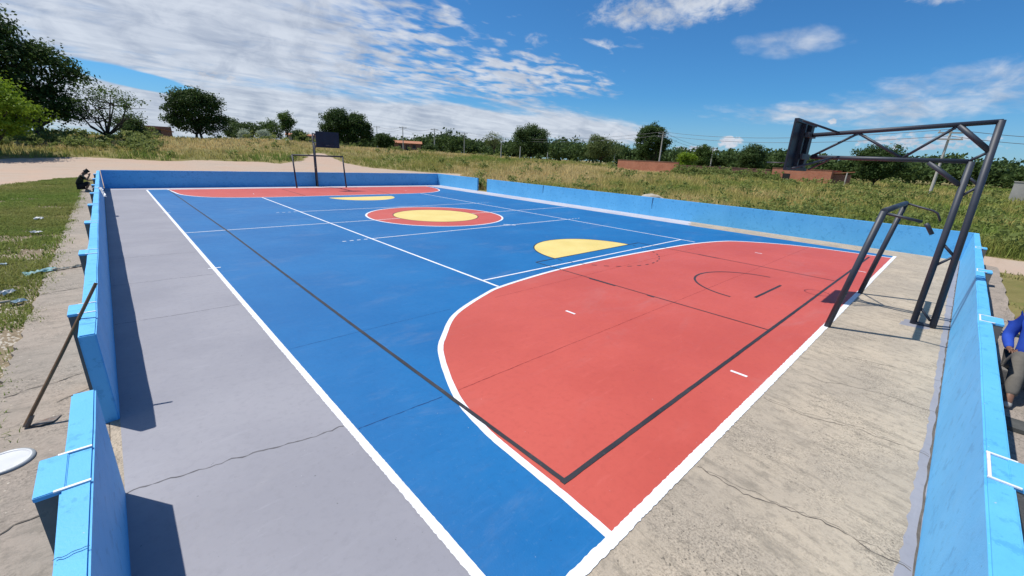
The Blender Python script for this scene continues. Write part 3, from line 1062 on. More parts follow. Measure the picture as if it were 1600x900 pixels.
def tree(name, label, bdeg, r, ztop, width, leaf='leaf_dark', clear=0.22, n_clump=150, per=26, spread=0.5, size=0.2, lobes_n=9,
         shell=0.5, trunk_r=None, bark='bark', stems=1, seed=0, cat='tree', group='trees round the field', lean=0.0, airy=False, lobes=None, dens=1.7):
    rs = np.random.RandomState(seed + 100)
    rn = random.Random(seed)
    x, y, z = polar(bdeg, r)
    h = ztop - z
    root = empty(name, (x, y, z - 0.05), label, cat, group, rn.uniform(0, 6.28) if lobes is None else -rad(bdeg))
    w = width / 2
    c0 = h * clear
    if lobes is None:
        ch = (h - c0) / 2
        lobes = [(0, 0, c0 + ch, w * 0.78, w * 0.78, ch * 0.92)]
        for k in range(lobes_n):
            a = k * 2.4 + rn.uniform(-0.5, 0.5)
            el_ = rn.uniform(-0.95, 0.95)
            rr = w * rn.uniform(0.46, 0.66) * math.sqrt(max(0.15, 1 - 0.75 * el_ * el_))
            lr = w * rn.uniform(0.26, 0.46)
            lobes.append((rr * math.cos(a), rr * math.sin(a), c0 + ch + el_ * ch * 0.64, lr, lr, lr * rn.uniform(0.6, 0.9) * min(1.3, ch / w)))
        zt = max(l[2] + l[5] for l in lobes)
        k = (h - c0) / (zt - c0)
        lobes = [(l[0], l[1], c0 + (l[2] - c0) * k, l[3], l[4], l[5] * k) for l in lobes]
    # trunk and limbs
    tr_ = trunk_r or max(0.07, h * 0.026)
    q = MB()
    zs = c0 * 0.9 + 0.15
    for s in range(stems):
        ox = (s - (stems - 1) / 2) * tr_ * 4.2
        top = (ox * 0.6 + lean * zs, rn.uniform(-0.1, 0.1), zs)
        q.tube([(ox, 0, -0.2), (ox * 0.95, 0, 0.12 * zs), (ox * 0.8 + lean * zs * 0.4, 0.03, zs * 0.55), top], [tr_ * 1.45, tr_ * 1.1, tr_ * 0.95, tr_ * 0.85], 8)
        for l in lobes[(0 if stems == 1 else s)::stems]:
            e = Vector(l[:3]) + Vector((0, 0, l[5] * 0.1))
            a = Vector(top)
            m1 = a.lerp(e, 0.45) + Vector((rn.uniform(-.12, .12), rn.uniform(-.12, .12), -0.06)) * (e - a).length
            m2 = a.lerp(e, 0.75) + Vector((rn.uniform(-.1, .1), rn.uniform(-.1, .1), 0.02)) * (e - a).length
            q.tube([a - Vector((0, 0, 0.1)), m1, m2, e], [tr_ * 0.62, tr_ * 0.42, tr_ * 0.26, tr_ * 0.09], 6)
            for k in range(5 if airy else 3):
                d = Vector((rn.uniform(-1, 1), rn.uniform(-1, 1), rn.uniform(-0.2, 1))).normalized()
                f_ = m2 + Vector((d.x * l[3], d.y * l[4], d.z * l[5])) * (1.05 if airy else 0.85)
                mm = m2.lerp(f_, 0.5) + Vector((rn.uniform(-.1, .1), rn.uniform(-.1, .1), rn.uniform(-.1, .1))) * l[3]
                q.tube([m2, mm, f_], [tr_ * 0.25, tr_ * 0.15, tr_ * 0.05], 5)
    q.build('trunk', bark, root, smooth=True, fixn=False)
    c, o_ = crown_points(lobes, int(n_clump * dens), per * 1.75, spread, rs, shell)
    keep = c[:, 2] > 0.08
    v, f = leaf_quads(c[keep], size * 0.70, rs, o_[keep])
    fast_mesh('crown', v, f, leaf, root)
    return root


tree('mango_tree', 'huge dark spreading tree at the far left edge', -3.9, 64, 13.5, 13.8, 'leaf_dark', 0.12, 420, 34, 0.60, 0.21, 16, 0.45, seed=1, trunk_r=0.42,
     lobes=[(-3.6, 0, 7.3, 4.8, 4.6, 3.6), (-5.8, 0, 9.0, 3.2, 3.2, 1.9), (-2.0, 0, 9.5, 2.4, 2.4, 1.5), (0.8, 0, 7.0, 2.5, 2.5, 1.8), (3.0, 0.3, 6.2, 1.5, 1.6, 0.9),
            (1.0, 0, 3.8, 2.3, 2.3, 1.7), (-6.0, 0, 3.6, 3.4, 3.0, 2.0), (-1.4, 1, 3.2, 2.4, 2.4, 1.5), (2.2, 0, 2.6, 1.3, 1.5, 1.0), (-8.6, 0, 6.0, 2.4, 2.6, 2.6)])
tree('leafy_tree', 'bright yellow green tree in front of the huge dark one', -6.6, 50, 6.8, 6.0, 'leaf_bright', 0.16, 150, 30, 0.36, 0.15, 10, 0.5, seed=2)
tree('sparse_tree', 'thin open crowned tree with bare forked branches showing', 0.4, 62, 7.9, 7.6, 'leaf_mid', 0.12, 110, 16, 0.36, 0.13, 11, 0.45, seed=13, dens=1.3, airy=True, trunk_r=0.17, bark='bark')
tree('mango_tree', 'round dense dark tree on twin stems left of centre', 7.6, 78, 9.75, 7.7, 'leaf_dark', 0.12, 230, 32, 0.42, 0.19, 12, 0.5, seed=4, stems=2, trunk_r=0.17,
     lobes=[(0, 0, 4.4, 2.6, 2.5, 2.2), (-1.4, 0, 5.5, 1.5, 1.6, 1.1), (0.5, 0, 6.0, 1.3, 1.4, 0.8), (1.6, 0, 5.1, 1.6, 1.7, 1.3), (-2.7, 0, 2.5, 1.0, 1.2, 1.0), (2.8, 0, 2.8, 0.9, 1.2, 1.3),
            (1.2, .5, 2.2, 1.6, 1.6, 1.1), (-1, .3, 2.2, 1.6, 1.6, 1.1), (-2.3, 0, 4.0, 1.2, 1.2, 1.0)])
tree('thin_tree', 'tall thin tree with tufted tip behind the pale flowering bushes', 15.9, 104, 9.5, 3.4, 'leaf_mid', 0.28, 60, 24, 0.42, 0.2, 6, 0.4, seed=5)
tree('mango_tree', 'broad double crowned tree just right of the far board', 22.4, 100, 10.5, 10.6, 'leaf_dark', 0.12, 260, 32, 0.52, 0.23, 14, 0.5, seed=26, stems=2, trunk_r=0.24,
     lobes=[(-1.9, 0, 4.8, 2.6, 2.8, 2.5), (2.2, 0, 4.3, 2.5, 2.7, 2.6), (-3.7, 0, 3.3, 1.3, 1.5, 1.6), (4.0, 0, 2.5, 1.2, 1.4, 1.5), (0.2, 0, 2.8, 2.4, 2.3, 1.7), (-1.4, 0, 6.6, 1.5, 1.5, 1.0),
            (1.8, 0, 6.1, 1.4, 1.4, 1.0), (3.4, 0, 4.2, 1.3, 1.3, 1.2), (-3.0, 0, 5.6, 1.1, 1.2, 0.9)])
tree('small_tree', 'small dense dark tree beside the tile roofed house', 26.7, 106, 6.3, 5.2, 'leaf_dark', 0.12, 110, 28, 0.4, 0.2, 7, 0.5, seed=7)
tree('sparse_tree', 'spindly half bare tree left of the wide dark clump', 40.6, 92, 7.6, 4.6, 'leaf_olive', 0.34, 60, 13, 0.4, 0.17, 8, 0.4, seed=8, dens=0.9, airy=True, trunk_r=0.13)
tree('mango_tree', 'wide dark tree clump in the middle of the horizon', 45.3, 110, 10.3, 11.2, 'leaf_forest', 0.10, 270, 32, 0.58, 0.25, 14, 0.5, seed=9)
tree('small_tree', 'pale olive round tree left of the brick wall', 54.5, 95, 7.7, 8.6, 'leaf_olive', 0.26, 150, 24, 0.46, 0.19, 10, 0.5, seed=10, trunk_r=0.13)
tree('mango_tree', 'tall dark tree behind the leaning utility pole', 60.5, 110, 11.6, 8.6, 'leaf_dark', 0.14, 230, 32, 0.52, 0.24, 13, 0.5, seed=11)
tree('small_tree', 'bright green rounded bush tree behind the brick wall', 64.7, 96, 5.2, 4.3, 'leaf_bright', 0.15, 90, 28, 0.34, 0.18, 7, 0.5, seed=12)
tree('small_tree', 'dark upright tree right of the bright green bush', 66.6, 112, 7.5, 4.2, 'leaf_mid', 0.1, 100, 28, 0.42, 0.22, 7, 0.5, seed=3)
tree('mango_tree', 'dark broad tree left of the near backboard', 71.9, 106, 7.5, 6.6, 'leaf_forest', 0.08, 150, 30, 0.46, 0.22, 10, 0.5, seed=14)
tree('mango_tree', 'full dark green tree seen through the steel truss', 83.2, 84, 6.9, 6.6, 'leaf_dark', 0.14, 190, 32, 0.42, 0.19, 11, 0.5, seed=15)
for k, (b_, r_, zt, w_, lf, nm, lb) in enumerate((
        (12.0, 104, 7.0, 6.2, 'leaf_forest', 'small_tree', 'low dark green tree right of the twin stemmed tree'),
        (14.2, 106, 7.6, 6.4, 'leaf_mid', 'small_tree', 'leafy green tree left of the tall thin one'),
        (10.8, 110, 7.6, 4.0, 'leaf_forest', 'small_tree', 'dark tree half hidden behind the twin stemmed tree'),
        (17.2, 96, 5.5, 2.4, 'leaf_dark', 'small_tree', 'small dark tree just left of the far mast'),
        (2.3, 88, 5.6, 4.4, 'leaf_forest', 'small_tree', 'low dark tree beside the far left house'),
        (32.4, 96, 4.3, 2.9, 'leaf_forest', 'shrub', 'dark spiky shrub right of the tile roofed house'))):
    tree(nm, lb, b_, r_, zt, w_, lf, 0.1, 75, 26, 0.4, 0.19, 7, 0.5, seed=40 + k)
for k, (b_, w_, zt) in enumerate(((11.7, 1.9, 5.0), (13.6, 2.9, 5.1))):
    tree('flowering_bush', ('smaller pale flowering bush on the left', 'larger pale flowering bush on the right')[k], b_, 94, zt, w_, 'leaf_flower', 0.05, 40, 30, 0.26, 0.13, 5, 0.6,
         seed=60 + k, cat='bush', group='pale flowering bushes', trunk_r=0.06)
# a plant in the wall gap
tree('gap_plant', 'dark leafy plant standing in the gap of the right wall', 38.4, 33.6, 0.75, 1.1, 'leaf_mid', 0.05, 26, 22, 0.10, 0.06, 5, 0.4, seed=70, cat='plant', group=None, trunk_r=0.02)

# far woods along the horizon: one mass
rs = np.random.RandomState(5)
V, F, n0 = [], [], 0
bl = [(20, 0.9), (24, 1.1), (27, 1.35), (31, 1.5), (35, 1.95), (39, 1.5), (44, 1.5), (50, 2.0), (55, 1.7), (60, 1.45), (66, 1.5), (69, 1.6), (74, 1.65), (79, 1.3), (85.5, 1.35), (89, 1.6), (93, 1.25), (104, 1.2)]
bb = 20.0
while bb < 108:
    for row in range(2):
        r = rs.uniform(135, 165) + row * 30
        e = np.interp(bb, [q[0] for q in bl], [q[1] for q in bl]) * rs.uniform(0.95, 1.45)
        if bb < 30:
            e *= 0.85
        zt = CAM[2] + r * math.tan(rad(e))
        x, y, z = polar(bb + rs.uniform(-0.5, 0.5), r)
        h = zt - z
        w = rs.uniform(3.0, 5.4)
        lob = [(x, y, z + h * 0.52, w, w, h * 0.48)]
        for k in range(4):
            a = rs.uniform(0, 6.28)
            lob.append((x + math.cos(a) * w * 0.6, y + math.sin(a) * w * 0.6, z + h * rs.uniform(0.35, 0.72), w * 0.5, w * 0.5, h * 0.27))
        c, o_ = crown_points(lob, 54, 15, 0.9, rs, 0.6)
        c = c[c[:, 2] > z - 0.2]
        v, f = leaf_quads(c, 0.50, rs)
        V.append(v)
        F.append(f + n0)
        n0 += len(v)
    bb += rs.uniform(0.8, 1.4)
wood = fast_mesh('far_woods', np.concatenate(V), np.concatenate(F), 'leaf_forest')
tag(wood, 'dark green belt of distant woods along the horizon', 'woods', kind='stuff')

# ------------------------------------------------------------------ grass and weeds
def grass_mesh(name, x, y, z, h, wid, col, rs, blades=7, spread=0.16, lean=0.35):
    n = len(x)
    N = n * blades
    bx = np.repeat(x, blades) + rs.normal(size=N) * np.repeat(spread * h / 0.6, blades)
    by = np.repeat(y, blades) + rs.normal(size=N) * np.repeat(spread * h / 0.6, blades)
    bz = np.repeat(z, blades)
    bh = np.repeat(h, blades) * rs.uniform(0.45, 1.15, N)
    bw = np.repeat(wid, blades) * rs.uniform(0.6, 1.3, N)
    a = rs.uniform(0, 2 * np.pi, N)
    ln = rs.uniform(0.05, lean * 2, N) * bh
    lx, ly = np.cos(a) * ln, np.sin(a) * ln
    sx, sy = -np.sin(a + rs.normal(size=N) * 0.6) * bw / 2, np.cos(a) * bw / 2
    v = np.empty((N, 5, 3))
    v[:, 0] = np.stack([bx - sx, by - sy, bz - 0.03], 1)
    v[:, 1] = np.stack([bx + sx, by + sy, bz - 0.03], 1)
    v[:, 2] = np.stack([bx + sx * 0.8 + lx * 0.35, by + sy * 0.8 + ly * 0.35, bz + bh * 0.62], 1)
    v[:, 3] = np.stack([bx - sx * 0.8 + lx * 0.35, by - sy * 0.8 + ly * 0.35, bz + bh * 0.62], 1)
    v[:, 4] = np.stack([bx + lx, by + ly, bz + bh * rs.uniform(0.85, 1.0, N)], 1)
    k = np.arange(N)[:, None] * 5
    tri = np.concatenate([k + np.array([[0, 1, 2]]), k + np.array([[0, 2, 3]]), k + np.array([[3, 2, 4]])])
    c = np.repeat(np.repeat(col, blades, 0) * rs.uniform(0.75, 1.25, (N, 1)), 5, 0)
    return fast_mesh(name, v.reshape(-1, 3), tri, 'grass_blade', None, c)


def free_of_court(x, y, mx=0.35):
    return ~((x > -11.1) & (x < 10.25 + mx) & (y > -16.2) & (y < 15.6))


STRAW = np.array([0.64, 0.50, 0.24])
OLIVE = np.array([0.42, 0.375, 0.125])
GREEN = np.array([0.20, 0.285, 0.06])
rs = np.random.RandomState(21)
n = 52000
bq = rs.uniform(-14, 108, n)
lr = np.exp(rs.uniform(math.log(17), math.log(150), n))
x = CAM[0] + lr * np.sin(np.radians(bq))
y = CAM[1] + lr * np.cos(np.radians(bq))
sa = sand_amount(x, y)
leftlow = (x < -10.5) & (y < 24)
ok = free_of_court(x, y) & (sa < 0.42) & ~leftlow & ((x > 9) | (y > 20))
x, y, lr, bq, sa = x[ok], y[ok], lr[ok], bq[ok], sa[ok]
dry = np.clip(0.70 + 0.95 * vnoise(x * 0.16, y * 0.16, 31) + 0.35 * vnoise(x * 0.9, y * 0.9, 32) - np.clip((bq - 68) / 22, 0, 1) * 0.42
              - np.clip((lr - 75) / 45, 0, 1) * 0.25, 0, 1)[:, None]
col = np.where(dry > 0.5, OLIVE + (STRAW - OLIVE) * (dry - 0.5) * 2, GREEN + (OLIVE - GREEN) * dry * 2)
hh = np.clip(0.60 + 0.26 * vnoise(x * 0.5, y * 0.5, 33) + 0.16 * vnoise(x * 1.7, y * 1.7, 34), 0.18, 1.15) * np.where(bq < 30, 0.75, 1.0)
hh *= np.clip(1.25 - sa * 1.8, 0.35, 1)
hh = np.where((x > 9) & (x < 12), hh * 0.75, hh)
wid = 0.012 + 0.00062 * lr
g = grass_mesh('field_grass', x, y, hgt(x, y), hh, wid, col, rs, 7, 0.17, 0.34)
tag(g, 'tall dry straw and olive grass covering the field', 'grass', kind='stuff')

# low green weeds to the left of the walkway
n = 38000
x = -10.93 - np.abs(rs.gamma(1.3, 2.0, n))
y = rs.uniform(-15, 24, n) ** 1
ok = (x > -26) & (sand_amount(x, y) < 0.55) & (vnoise(x * 0.8, y * 0.8, 51) + 1.0 * vnoise(x * 2.2, y * 2.2, 52) + 0.3 * rs.normal(size=n) > -0.08 - 0.30 * np.clip((y + 4) / 8, -0.6, 1))
x, y = x[ok], y[ok]
dry = np.clip(0.35 + 0.5 * vnoise(x * 0.7, y * 0.7, 53), 0, 1)[:, None]
col = (GREEN * 0.95) * (1 - dry) + np.array([0.34, 0.30, 0.11]) * dry
g = grass_mesh('low_grass', x, y, hgt(x, y), np.clip(0.09 + 0.06 * vnoise(x * 1.3, y * 1.3, 54), 0.03, 0.2), np.where(y < -2, 0.012, 0.02), col, rs, 8, 0.50, 0.8)
tag(g, 'low green weeds and grass along the left walkway', 'grass', kind='stuff')
# turf outside the near right corner
n = 5000
x = rs.uniform(-6, 30, n)
y = rs.uniform(-26, -16.15, n)
ok = (sand_amount(x, y) < 0.5) & (vnoise(x * 0.9, y * 0.9, 61) > -0.25 + 0.3 * (x < 7))
x, y = x[ok], y[ok]
dry = np.clip(0.5 + 0.5 * vnoise(x * 0.6, y * 0.6, 63), 0, 1)[:, None]
col = GREEN * (1 - dry) + np.array([0.34, 0.28, 0.13]) * dry
g = grass_mesh('low_grass', x, y, hgt(x, y), np.full(len(x), 0.09), np.full(len(x), 0.022), col, rs, 8, 0.6, 0.8)
tag(g, 'patchy low turf outside the near wall at the right edge', 'grass', kind='stuff')

# broad leaved weeds scattered through the tall grass
V, F, n0 = [], [], 0
for k in range(820):
    bq = rs.uniform(-10, 104)
    if rs.uniform() < 0.25:
        bq = rs.uniform(72, 100)
    r = math.exp(rs.uniform(math.log(22), math.log(115)))
    if k > 560:
        bq, r = rs.uniform(-9, 4), rs.uniform(54, 68)
    if k > 690:
        bq, r = rs.uniform(63.5, 75), rs.uniform(74, 80)
    x, y, z = polar(bq, r)
    if not free_of_court(np.array(x), np.array(y), 0.8) or sand_amount(x, y) > 0.3 or (x < -10 and y < 25) or (x < 9 and y < 22):
        continue
    w = rs.uniform(0.25, 0.75) * (1 + r / 140)
    h = rs.uniform(0.5, 1.0) + r * 0.003 + (rs.uniform(0, 0.9) if k > 690 or rs.uniform() < 0.08 else 0)
    c, o_ = crown_points([(x, y, z + h * 0.5, w, w, h * 0.5)], 7, 11, 0.17, rs, 0.5)
    v, f = leaf_quads(c, 0.055 + 0.0011 * r, rs, o_)
    V.append(v)
    F.append(f + n0)
    n0 += len(v)
weeds = fast_mesh('broadleaf_weeds', np.concatenate(V), np.concatenate(F), 'leaf_weed')
tag(weeds, 'green broad leaved weeds scattered through the tall grass', 'weeds', kind='stuff')

# ------------------------------------------------------------------ houses and brick walls
def house(name, label, b0, b1, r, ztop, depth, wall_mat, roof=None, roof_h=0.8, windows=(), doors=(), rdelta=0.0, cat='house', flat_edge=None):
    x0, y0, z0 = polar(b0, r)
    x1, y1, z1 = polar(b1, r + rdelta)
    a, c = Vector((x0, y0)), Vector((x1, y1))
    L = (c - a).length
    d = (c - a).normalized()
    zb = min(z0, z1) - 0.4
    root = empty(name, (x0, y0, zb), label, cat, None, math.atan2(d.y, d.x))
    h = ztop - zb
    q = MB()
    q.box(0, L, 0, depth, 0, h)
    w = q.build('wall', wall_mat, root)
    if roof == 'gable':
        q = MB()
        o = 0.35
        q.add([(-o, -o, h), (L + o, -o, h), (L + o, depth + o, h), (-o, depth + o, h), (-o, depth / 2, h + roof_h), (L + o, depth / 2, h + roof_h),
               (-o, -o, h + 0.1), (L + o, -o, h + 0.1), (L + o, depth + o, h + 0.1), (-o, depth + o, h + 0.1)],
              [(0, 1, 2, 3), (0, 1, 7, 6), (2, 3, 9, 8), (6, 7, 5, 4), (8, 9, 4, 5), (0, 6, 4, 9, 3), (1, 2, 8, 5, 7)])
        q.build('roof', 'roof_tile', root)
    elif roof == 'shed':
        q = MB()
        o = 0.3
        q.add([(-o, -o, h + 0.02), (L + o, -o, h + roof_h), (L + o, depth + o, h + roof_h), (-o, depth + o, h + 0.02),
               (-o, -o, h + 0.14), (L + o, -o, h + roof_h + 0.12), (L + o, depth + o, h + roof_h + 0.12), (-o, depth + o, h + 0.14)],
              [(0, 1, 2, 3), (4, 5, 6, 7), (0, 1, 5, 4), (1, 2, 6, 5), (2, 3, 7, 6), (3, 0, 4, 7)])
        q.build('roof', 'roof_tile', root)
    elif flat_edge:
        q = MB()
        q.box(-0.04, L + 0.04, -0.04, depth + 0.04, h + 0.003, h + 0.09)
        q.build('coping', flat_edge, root)
    for (x, z, ww, hh_) in windows:
        q = MB()
        q.box(x, x + ww, -0.03, 0.05, z, z + hh_)
        f = q.build('window', 'window_dark', root)
        q = MB()
        q.box(x - 0.08, x + ww + 0.08, -0.07, 0.02, z - 0.1, z - 0.003)
        q.build('sill', 'grey_plaster', f)
    for (x, ww, hh_) in doors:
        q = MB()
        q.box(x, x + ww, -0.03, 0.05, 0.3, 0.3 + hh_)
        q.build('door', 'window_dark', root)
    return root, L, h


# brick garden wall with a recessed pier
house('brick_wall', 'long low orange brick wall under the tall dark tree', 56.7, 64.0, 88, 2.9, 0.2, 'brick_orange', None, cat='wall', flat_edge='brick_brown', rdelta=-7)
house('brick_wall', 'darker brown brick wall continuing to the right of the orange one', 64.15, 73.9, 84, 2.45, 0.2, 'brick_brown', None, cat='wall', flat_edge='brick_brown', rdelta=-3)
house('brick_house', 'unfinished orange brick house behind the near backboard', 74.1, 79.6, 80, 2.75, 6.0, 'brick_orange', None, windows=((1.6, 1.1, 1.0, 0.8),), flat_edge='brick_brown', rdelta=-2)
house('brick_annex', 'small brick annex with tiled lean to roof right of the orange brick house', 79.7, 81.3, 79, 2.30, 4.0, 'brick_brown', 'shed', 0.35, rdelta=0, cat='house')
house('block_wall', 'grey concrete wall end at the right edge beyond the grass', 92.6, 97, 60, 2.45, 0.3, 'grey_plaster', None, cat='wall', flat_edge='grey_plaster')
house('brick_house', 'low house with orange tiled gable roof and brick walls in the distance', 27.9, 31.2, 128, 4.7, 5.0, 'brick_brown', 'gable', 0.8, windows=((1.2, 1.6, 0.9, 0.9), (5.0, 1.6, 0.9, 0.9)), doors=((3.1, 0.9, 2.1),))
house('plaster_house', 'brownish house with pale gable end beside the sparse tree', 3.2, 5.4, 108, 4.9, 6.0, 'brick_brown', 'shed', -0.9, windows=((1.6, 1.4, 0.9, 0.8),))
q_, _, _ = house('plaster_house', 'pinkish plastered house behind the small dark tree near the far mast', 15.9, 19.0, 118, 5.0, 5.0, 'plaster', 'gable', 0.5, windows=((1.0, 1.4, 1.0, 0.9), (4.2, 1.4, 1.0, 0.9)))

# ------------------------------------------------------------------ utility poles, wires, fence posts
def utility_pole(b_, r, ztop, label, arms=1, rad0=0.14):
    x, y, z = polar(b_, r)
    h = ztop - z
    root = empty('utility_pole', (x, y, z - 0.3), label, 'pole', 'concrete utility poles', -rad(b_) + 0.25)
    q = MB()
    q.tube([(0, 0, 0), (0, 0, h * 0.5), (0, 0, h + 0.3)], [rad0, rad0 * 0.8, rad0 * 0.6], 8)
    q.build('shaft', 'pole_concrete', root)
    tips = []
    for k in range(arms):
        zz = h + 0.1 - k * 0.55
        q = MB()
        q.box(-0.9, 0.9, -rad0 - 0.09, -rad0 + 0.02, zz - 0.06, zz + 0.06)
        ar = q.build('crossarm', 'pole_concrete', root)
        for xx in (-0.8, 0.0, 0.8):
            q = MB()
            q.tube([(xx, -rad0 - 0.03, zz + 0.06), (xx, -rad0 - 0.03, zz + 0.22)], [0.05, 0.035], 6)
            q.build('insulator', 'grey_plaster', ar)
    return root, Vector((x, y, ztop))


PL = [utility_pole(25.9, 130, 8.9, 'leftmost faint pole above the small dense tree', 1, 0.13),
      utility_pole(29.0, 112, 8.2, 'pole standing in front of the tile roofed house', 1, 0.15),
      utility_pole(32.9, 106, 7.9, 'pole behind the spiky shrub right of the tile roofed house', 1, 0.15),
      utility_pole(36.7, 128, 8.5, 'pole farther right of the spiky shrub before the woods', 1, 0.14),
      utility_pole(61.7, 84, 7.95, 'tall pole standing in front of the long orange brick wall', 2, 0.15),
      utility_pole(67.6, 120, 7.1, 'pole behind the dark upright tree and brown brick wall', 1, 0.15),
      utility_pole(87.6, 56, 6.6, 'nearest pole seen through the truss on the right', 2, 0.14)]


def power_line(a, c, off, label, sag=0.7):
    a = Vector(a) + Vector((0, 0, off))
    c = Vector(c) + Vector((0, 0, off))
    q = MB()
    pts = [a.lerp(c, i / 16) - Vector((0, 0, sag * 4 * (i / 16) * (1 - i / 16))) for i in range(17)]
    q.tube(pts, 0.022, 4)
    o = q.build('power_line', 'wire')
    return tag(o, label, 'wire', 'overhead power lines')


offs = (0.12, -0.45)
nm = ('upper', 'lower')
far_r = Vector(polar(98, 60)) + Vector((0, 0, 5.4))
for k in range(2):
    power_line(PL[0][1], PL[1][1], offs[k], nm[k] + ' wire between the leftmost faint pole and the house pole')
    power_line(PL[1][1], PL[2][1], offs[k], nm[k] + ' wire between the house pole and the shrub pole')
    power_line(PL[2][1], PL[3][1], offs[k], nm[k] + ' wire from the shrub pole towards the woods')
    power_line(PL[3][1], PL[4][1], offs[k], nm[k] + ' long wire crossing the middle horizon to the brick wall pole', 1.6)
    power_line(PL[4][1], PL[5][1], offs[k], nm[k] + ' wire from the brick wall pole to the pole behind the dark tree')
    power_line(PL[4][1], PL[6][1], offs[k], nm[k] + ' wire from the brick wall pole to the truss side pole', 0.9)
    power_line(PL[6][1], far_r, offs[k], nm[k] + ' wire leaving the truss side pole to the right edge', 0.3)

for k, (b_, r_, zt, lb) in enumerate(((41.5, 80, 4.9, 'tall pale fence post beside the spindly tree'), (44.0, 80, 4.4, 'pale fence post in front of the wide dark clump'),
                                      (47.6, 98, 3.9, 'short pale fence post right of the wide dark clump'), (56.2, 95, 5.2, 'thin pale post left of the orange brick wall'),
                                      (80.9, 76, 2.6, 'pale concrete post beside the brick annex'))):
    x, y, z = polar(b_, r_)
    q = MB()
    q.tube([(0, 0, -0.3), (0, 0, (zt - z) * 0.6), (0.03, 0, zt - z)], [0.10, 0.085, 0.07], 6)
    o = q.build('fence_post', 'pole_concrete')
    o.location = (x, y, z)
    tag(o, lb, 'post', 'pale fence posts')

# ------------------------------------------------------------------ small things by the left wall
# digging tool with wooden handle leaning on the wall
g = empty('hoe', (-10.76, -9.69, -0.006), 'hoe with long brown wooden handle leaning on the left wall', 'hoe')
q = MB()
tip = Vector((-10.10, -9.48, 1.18)) - Vector((-10.76, -9.69, -0.006))
q.tube([(0, 0, 0.03), tuple(tip * 0.5 + Vector((0, 0, 0.006))), tuple(tip)], [0.0155, 0.0145, 0.0135], 10)
q.build('handle', 'handle_wood', g, smooth=False)
q = MB()
q.tube([tuple(tip * 0.0 + Vector((0, 0, 0.012))), tuple(tip * 0.075 + Vector((0, 0, 0.012)))], [0.024, 0.020], 10)
q.build('socket', 'steel', g)
bl_ = [(0.015, -0.015), (0.09, -0.055), (0.16, -0.045), (0.185, -0.01), (0.215, 0.075), (0.13, 0.05), (0.05, 0.028)]
q = MB()
nb = len(bl_)
q.add([(x_, y_, 0.006 + 0.010 * math.sin(x_ * 14)) for x_, y_ in bl_] + [(x_, y_, 0.010 + 0.010 * math.sin(x_ * 14)) for x_, y_ in bl_],
      [tuple(range(nb))[::-1], tuple(range(nb, 2 * nb))] + [(i, (i + 1) % nb, nb + (i + 1) % nb, nb + i) for i in range(nb)])
q.build('blade', 'steel', g)

# round bucket lid
g = empty('bucket_lid', (-10.83, -10.21, -0.006), 'white round bucket lid lying on the left walkway', 'lid')
q = MB()
prof = [(0.0, 0.014), (0.125, 0.014), (0.135, 0.012), (0.140, 0.018), (0.148, 0.022)]
n = 48
vs, fs = [], []
for r_, z_ in prof:
    vs += [(r_ * math.cos(i * math.tau / n), r_ * math.sin(i * math.tau / n), z_) for i in range(n)]
for k in range(1, len(prof) - 1):
    fs += [(k * n + i, k * n + (i + 1) % n, (k + 1) * n + (i + 1) % n, (k + 1) * n + i) for i in range(n)]
fs.append(tuple(range(n, 2 * n)))
q.add(vs, fs)
q.build('lid_disc', 'white_plastic', g, smooth=False)
q = MB()
vs, fs = [], []
for r_, z_ in ((0.148, 0.022), (0.160, 0.020), (0.168, 0.010), (0.166, 0.001), (0.158, 0.0)):
    vs += [(r_ * math.cos(i * math.tau / n), r_ * math.sin(i * math.tau / n), z_) for i in range(n)]
for k in range(4):
    fs += [(k * n + i, k * n + (i + 1) % n, (k + 1) * n + (i + 1) % n, (k + 1) * n + i) for i in range(n)]
q.add(vs, fs)
q.build('lid_rim', 'grey_plastic', g, smooth=True)


def rag(name, label, cat, pts, width, mat, seed, lift=0.02):
    """a crumpled strip of cloth or plastic"""
    rn = random.Random(seed)
    P = [Vector(p_) for p_ in pts]
    Q = []
    for a, c in zip(P, P[1:]):
        k = max(2, int((c - a).length / 0.04))
        Q += [a.lerp(c, i / k) for i in range(k)]
    Q.append(P[-1])
    rows = 6
    vs = []
    for i, c in enumerate(Q):
        d = (Q[min(i + 1, len(Q) - 1)] - Q[max(0, i - 1)]).normalized()
        nn = Vector((-d.y, d.x, 0))
        if nn.length < 1e-6:
            nn = Vector((1, 0, 0))
        wv = width * rn.uniform(0.55, 1.2)
        for j in range(rows):
            s = j / (rows - 1) - 0.5
            vs.append(tuple(c + nn * wv * s + Vector((rn.uniform(-.01, .01), rn.uniform(-.01, .01), rn.uniform(0.003, lift) + lift * (0.5 - abs(s)) * rn.uniform(0.3, 1)))))
    fs = [(i * rows + j, i * rows + j + 1, (i + 1) * rows + j + 1, (i + 1) * rows + j) for i in range(len(Q) - 1) for j in range(rows - 1)]
    q = MB()
    q.add(vs, fs)
    o = q.build(name, mat, None, fixn=False)
    md = o.modifiers.new('thickness', 'SOLIDIFY')
    md.thickness = 0.004
    return tag(o, label, cat)


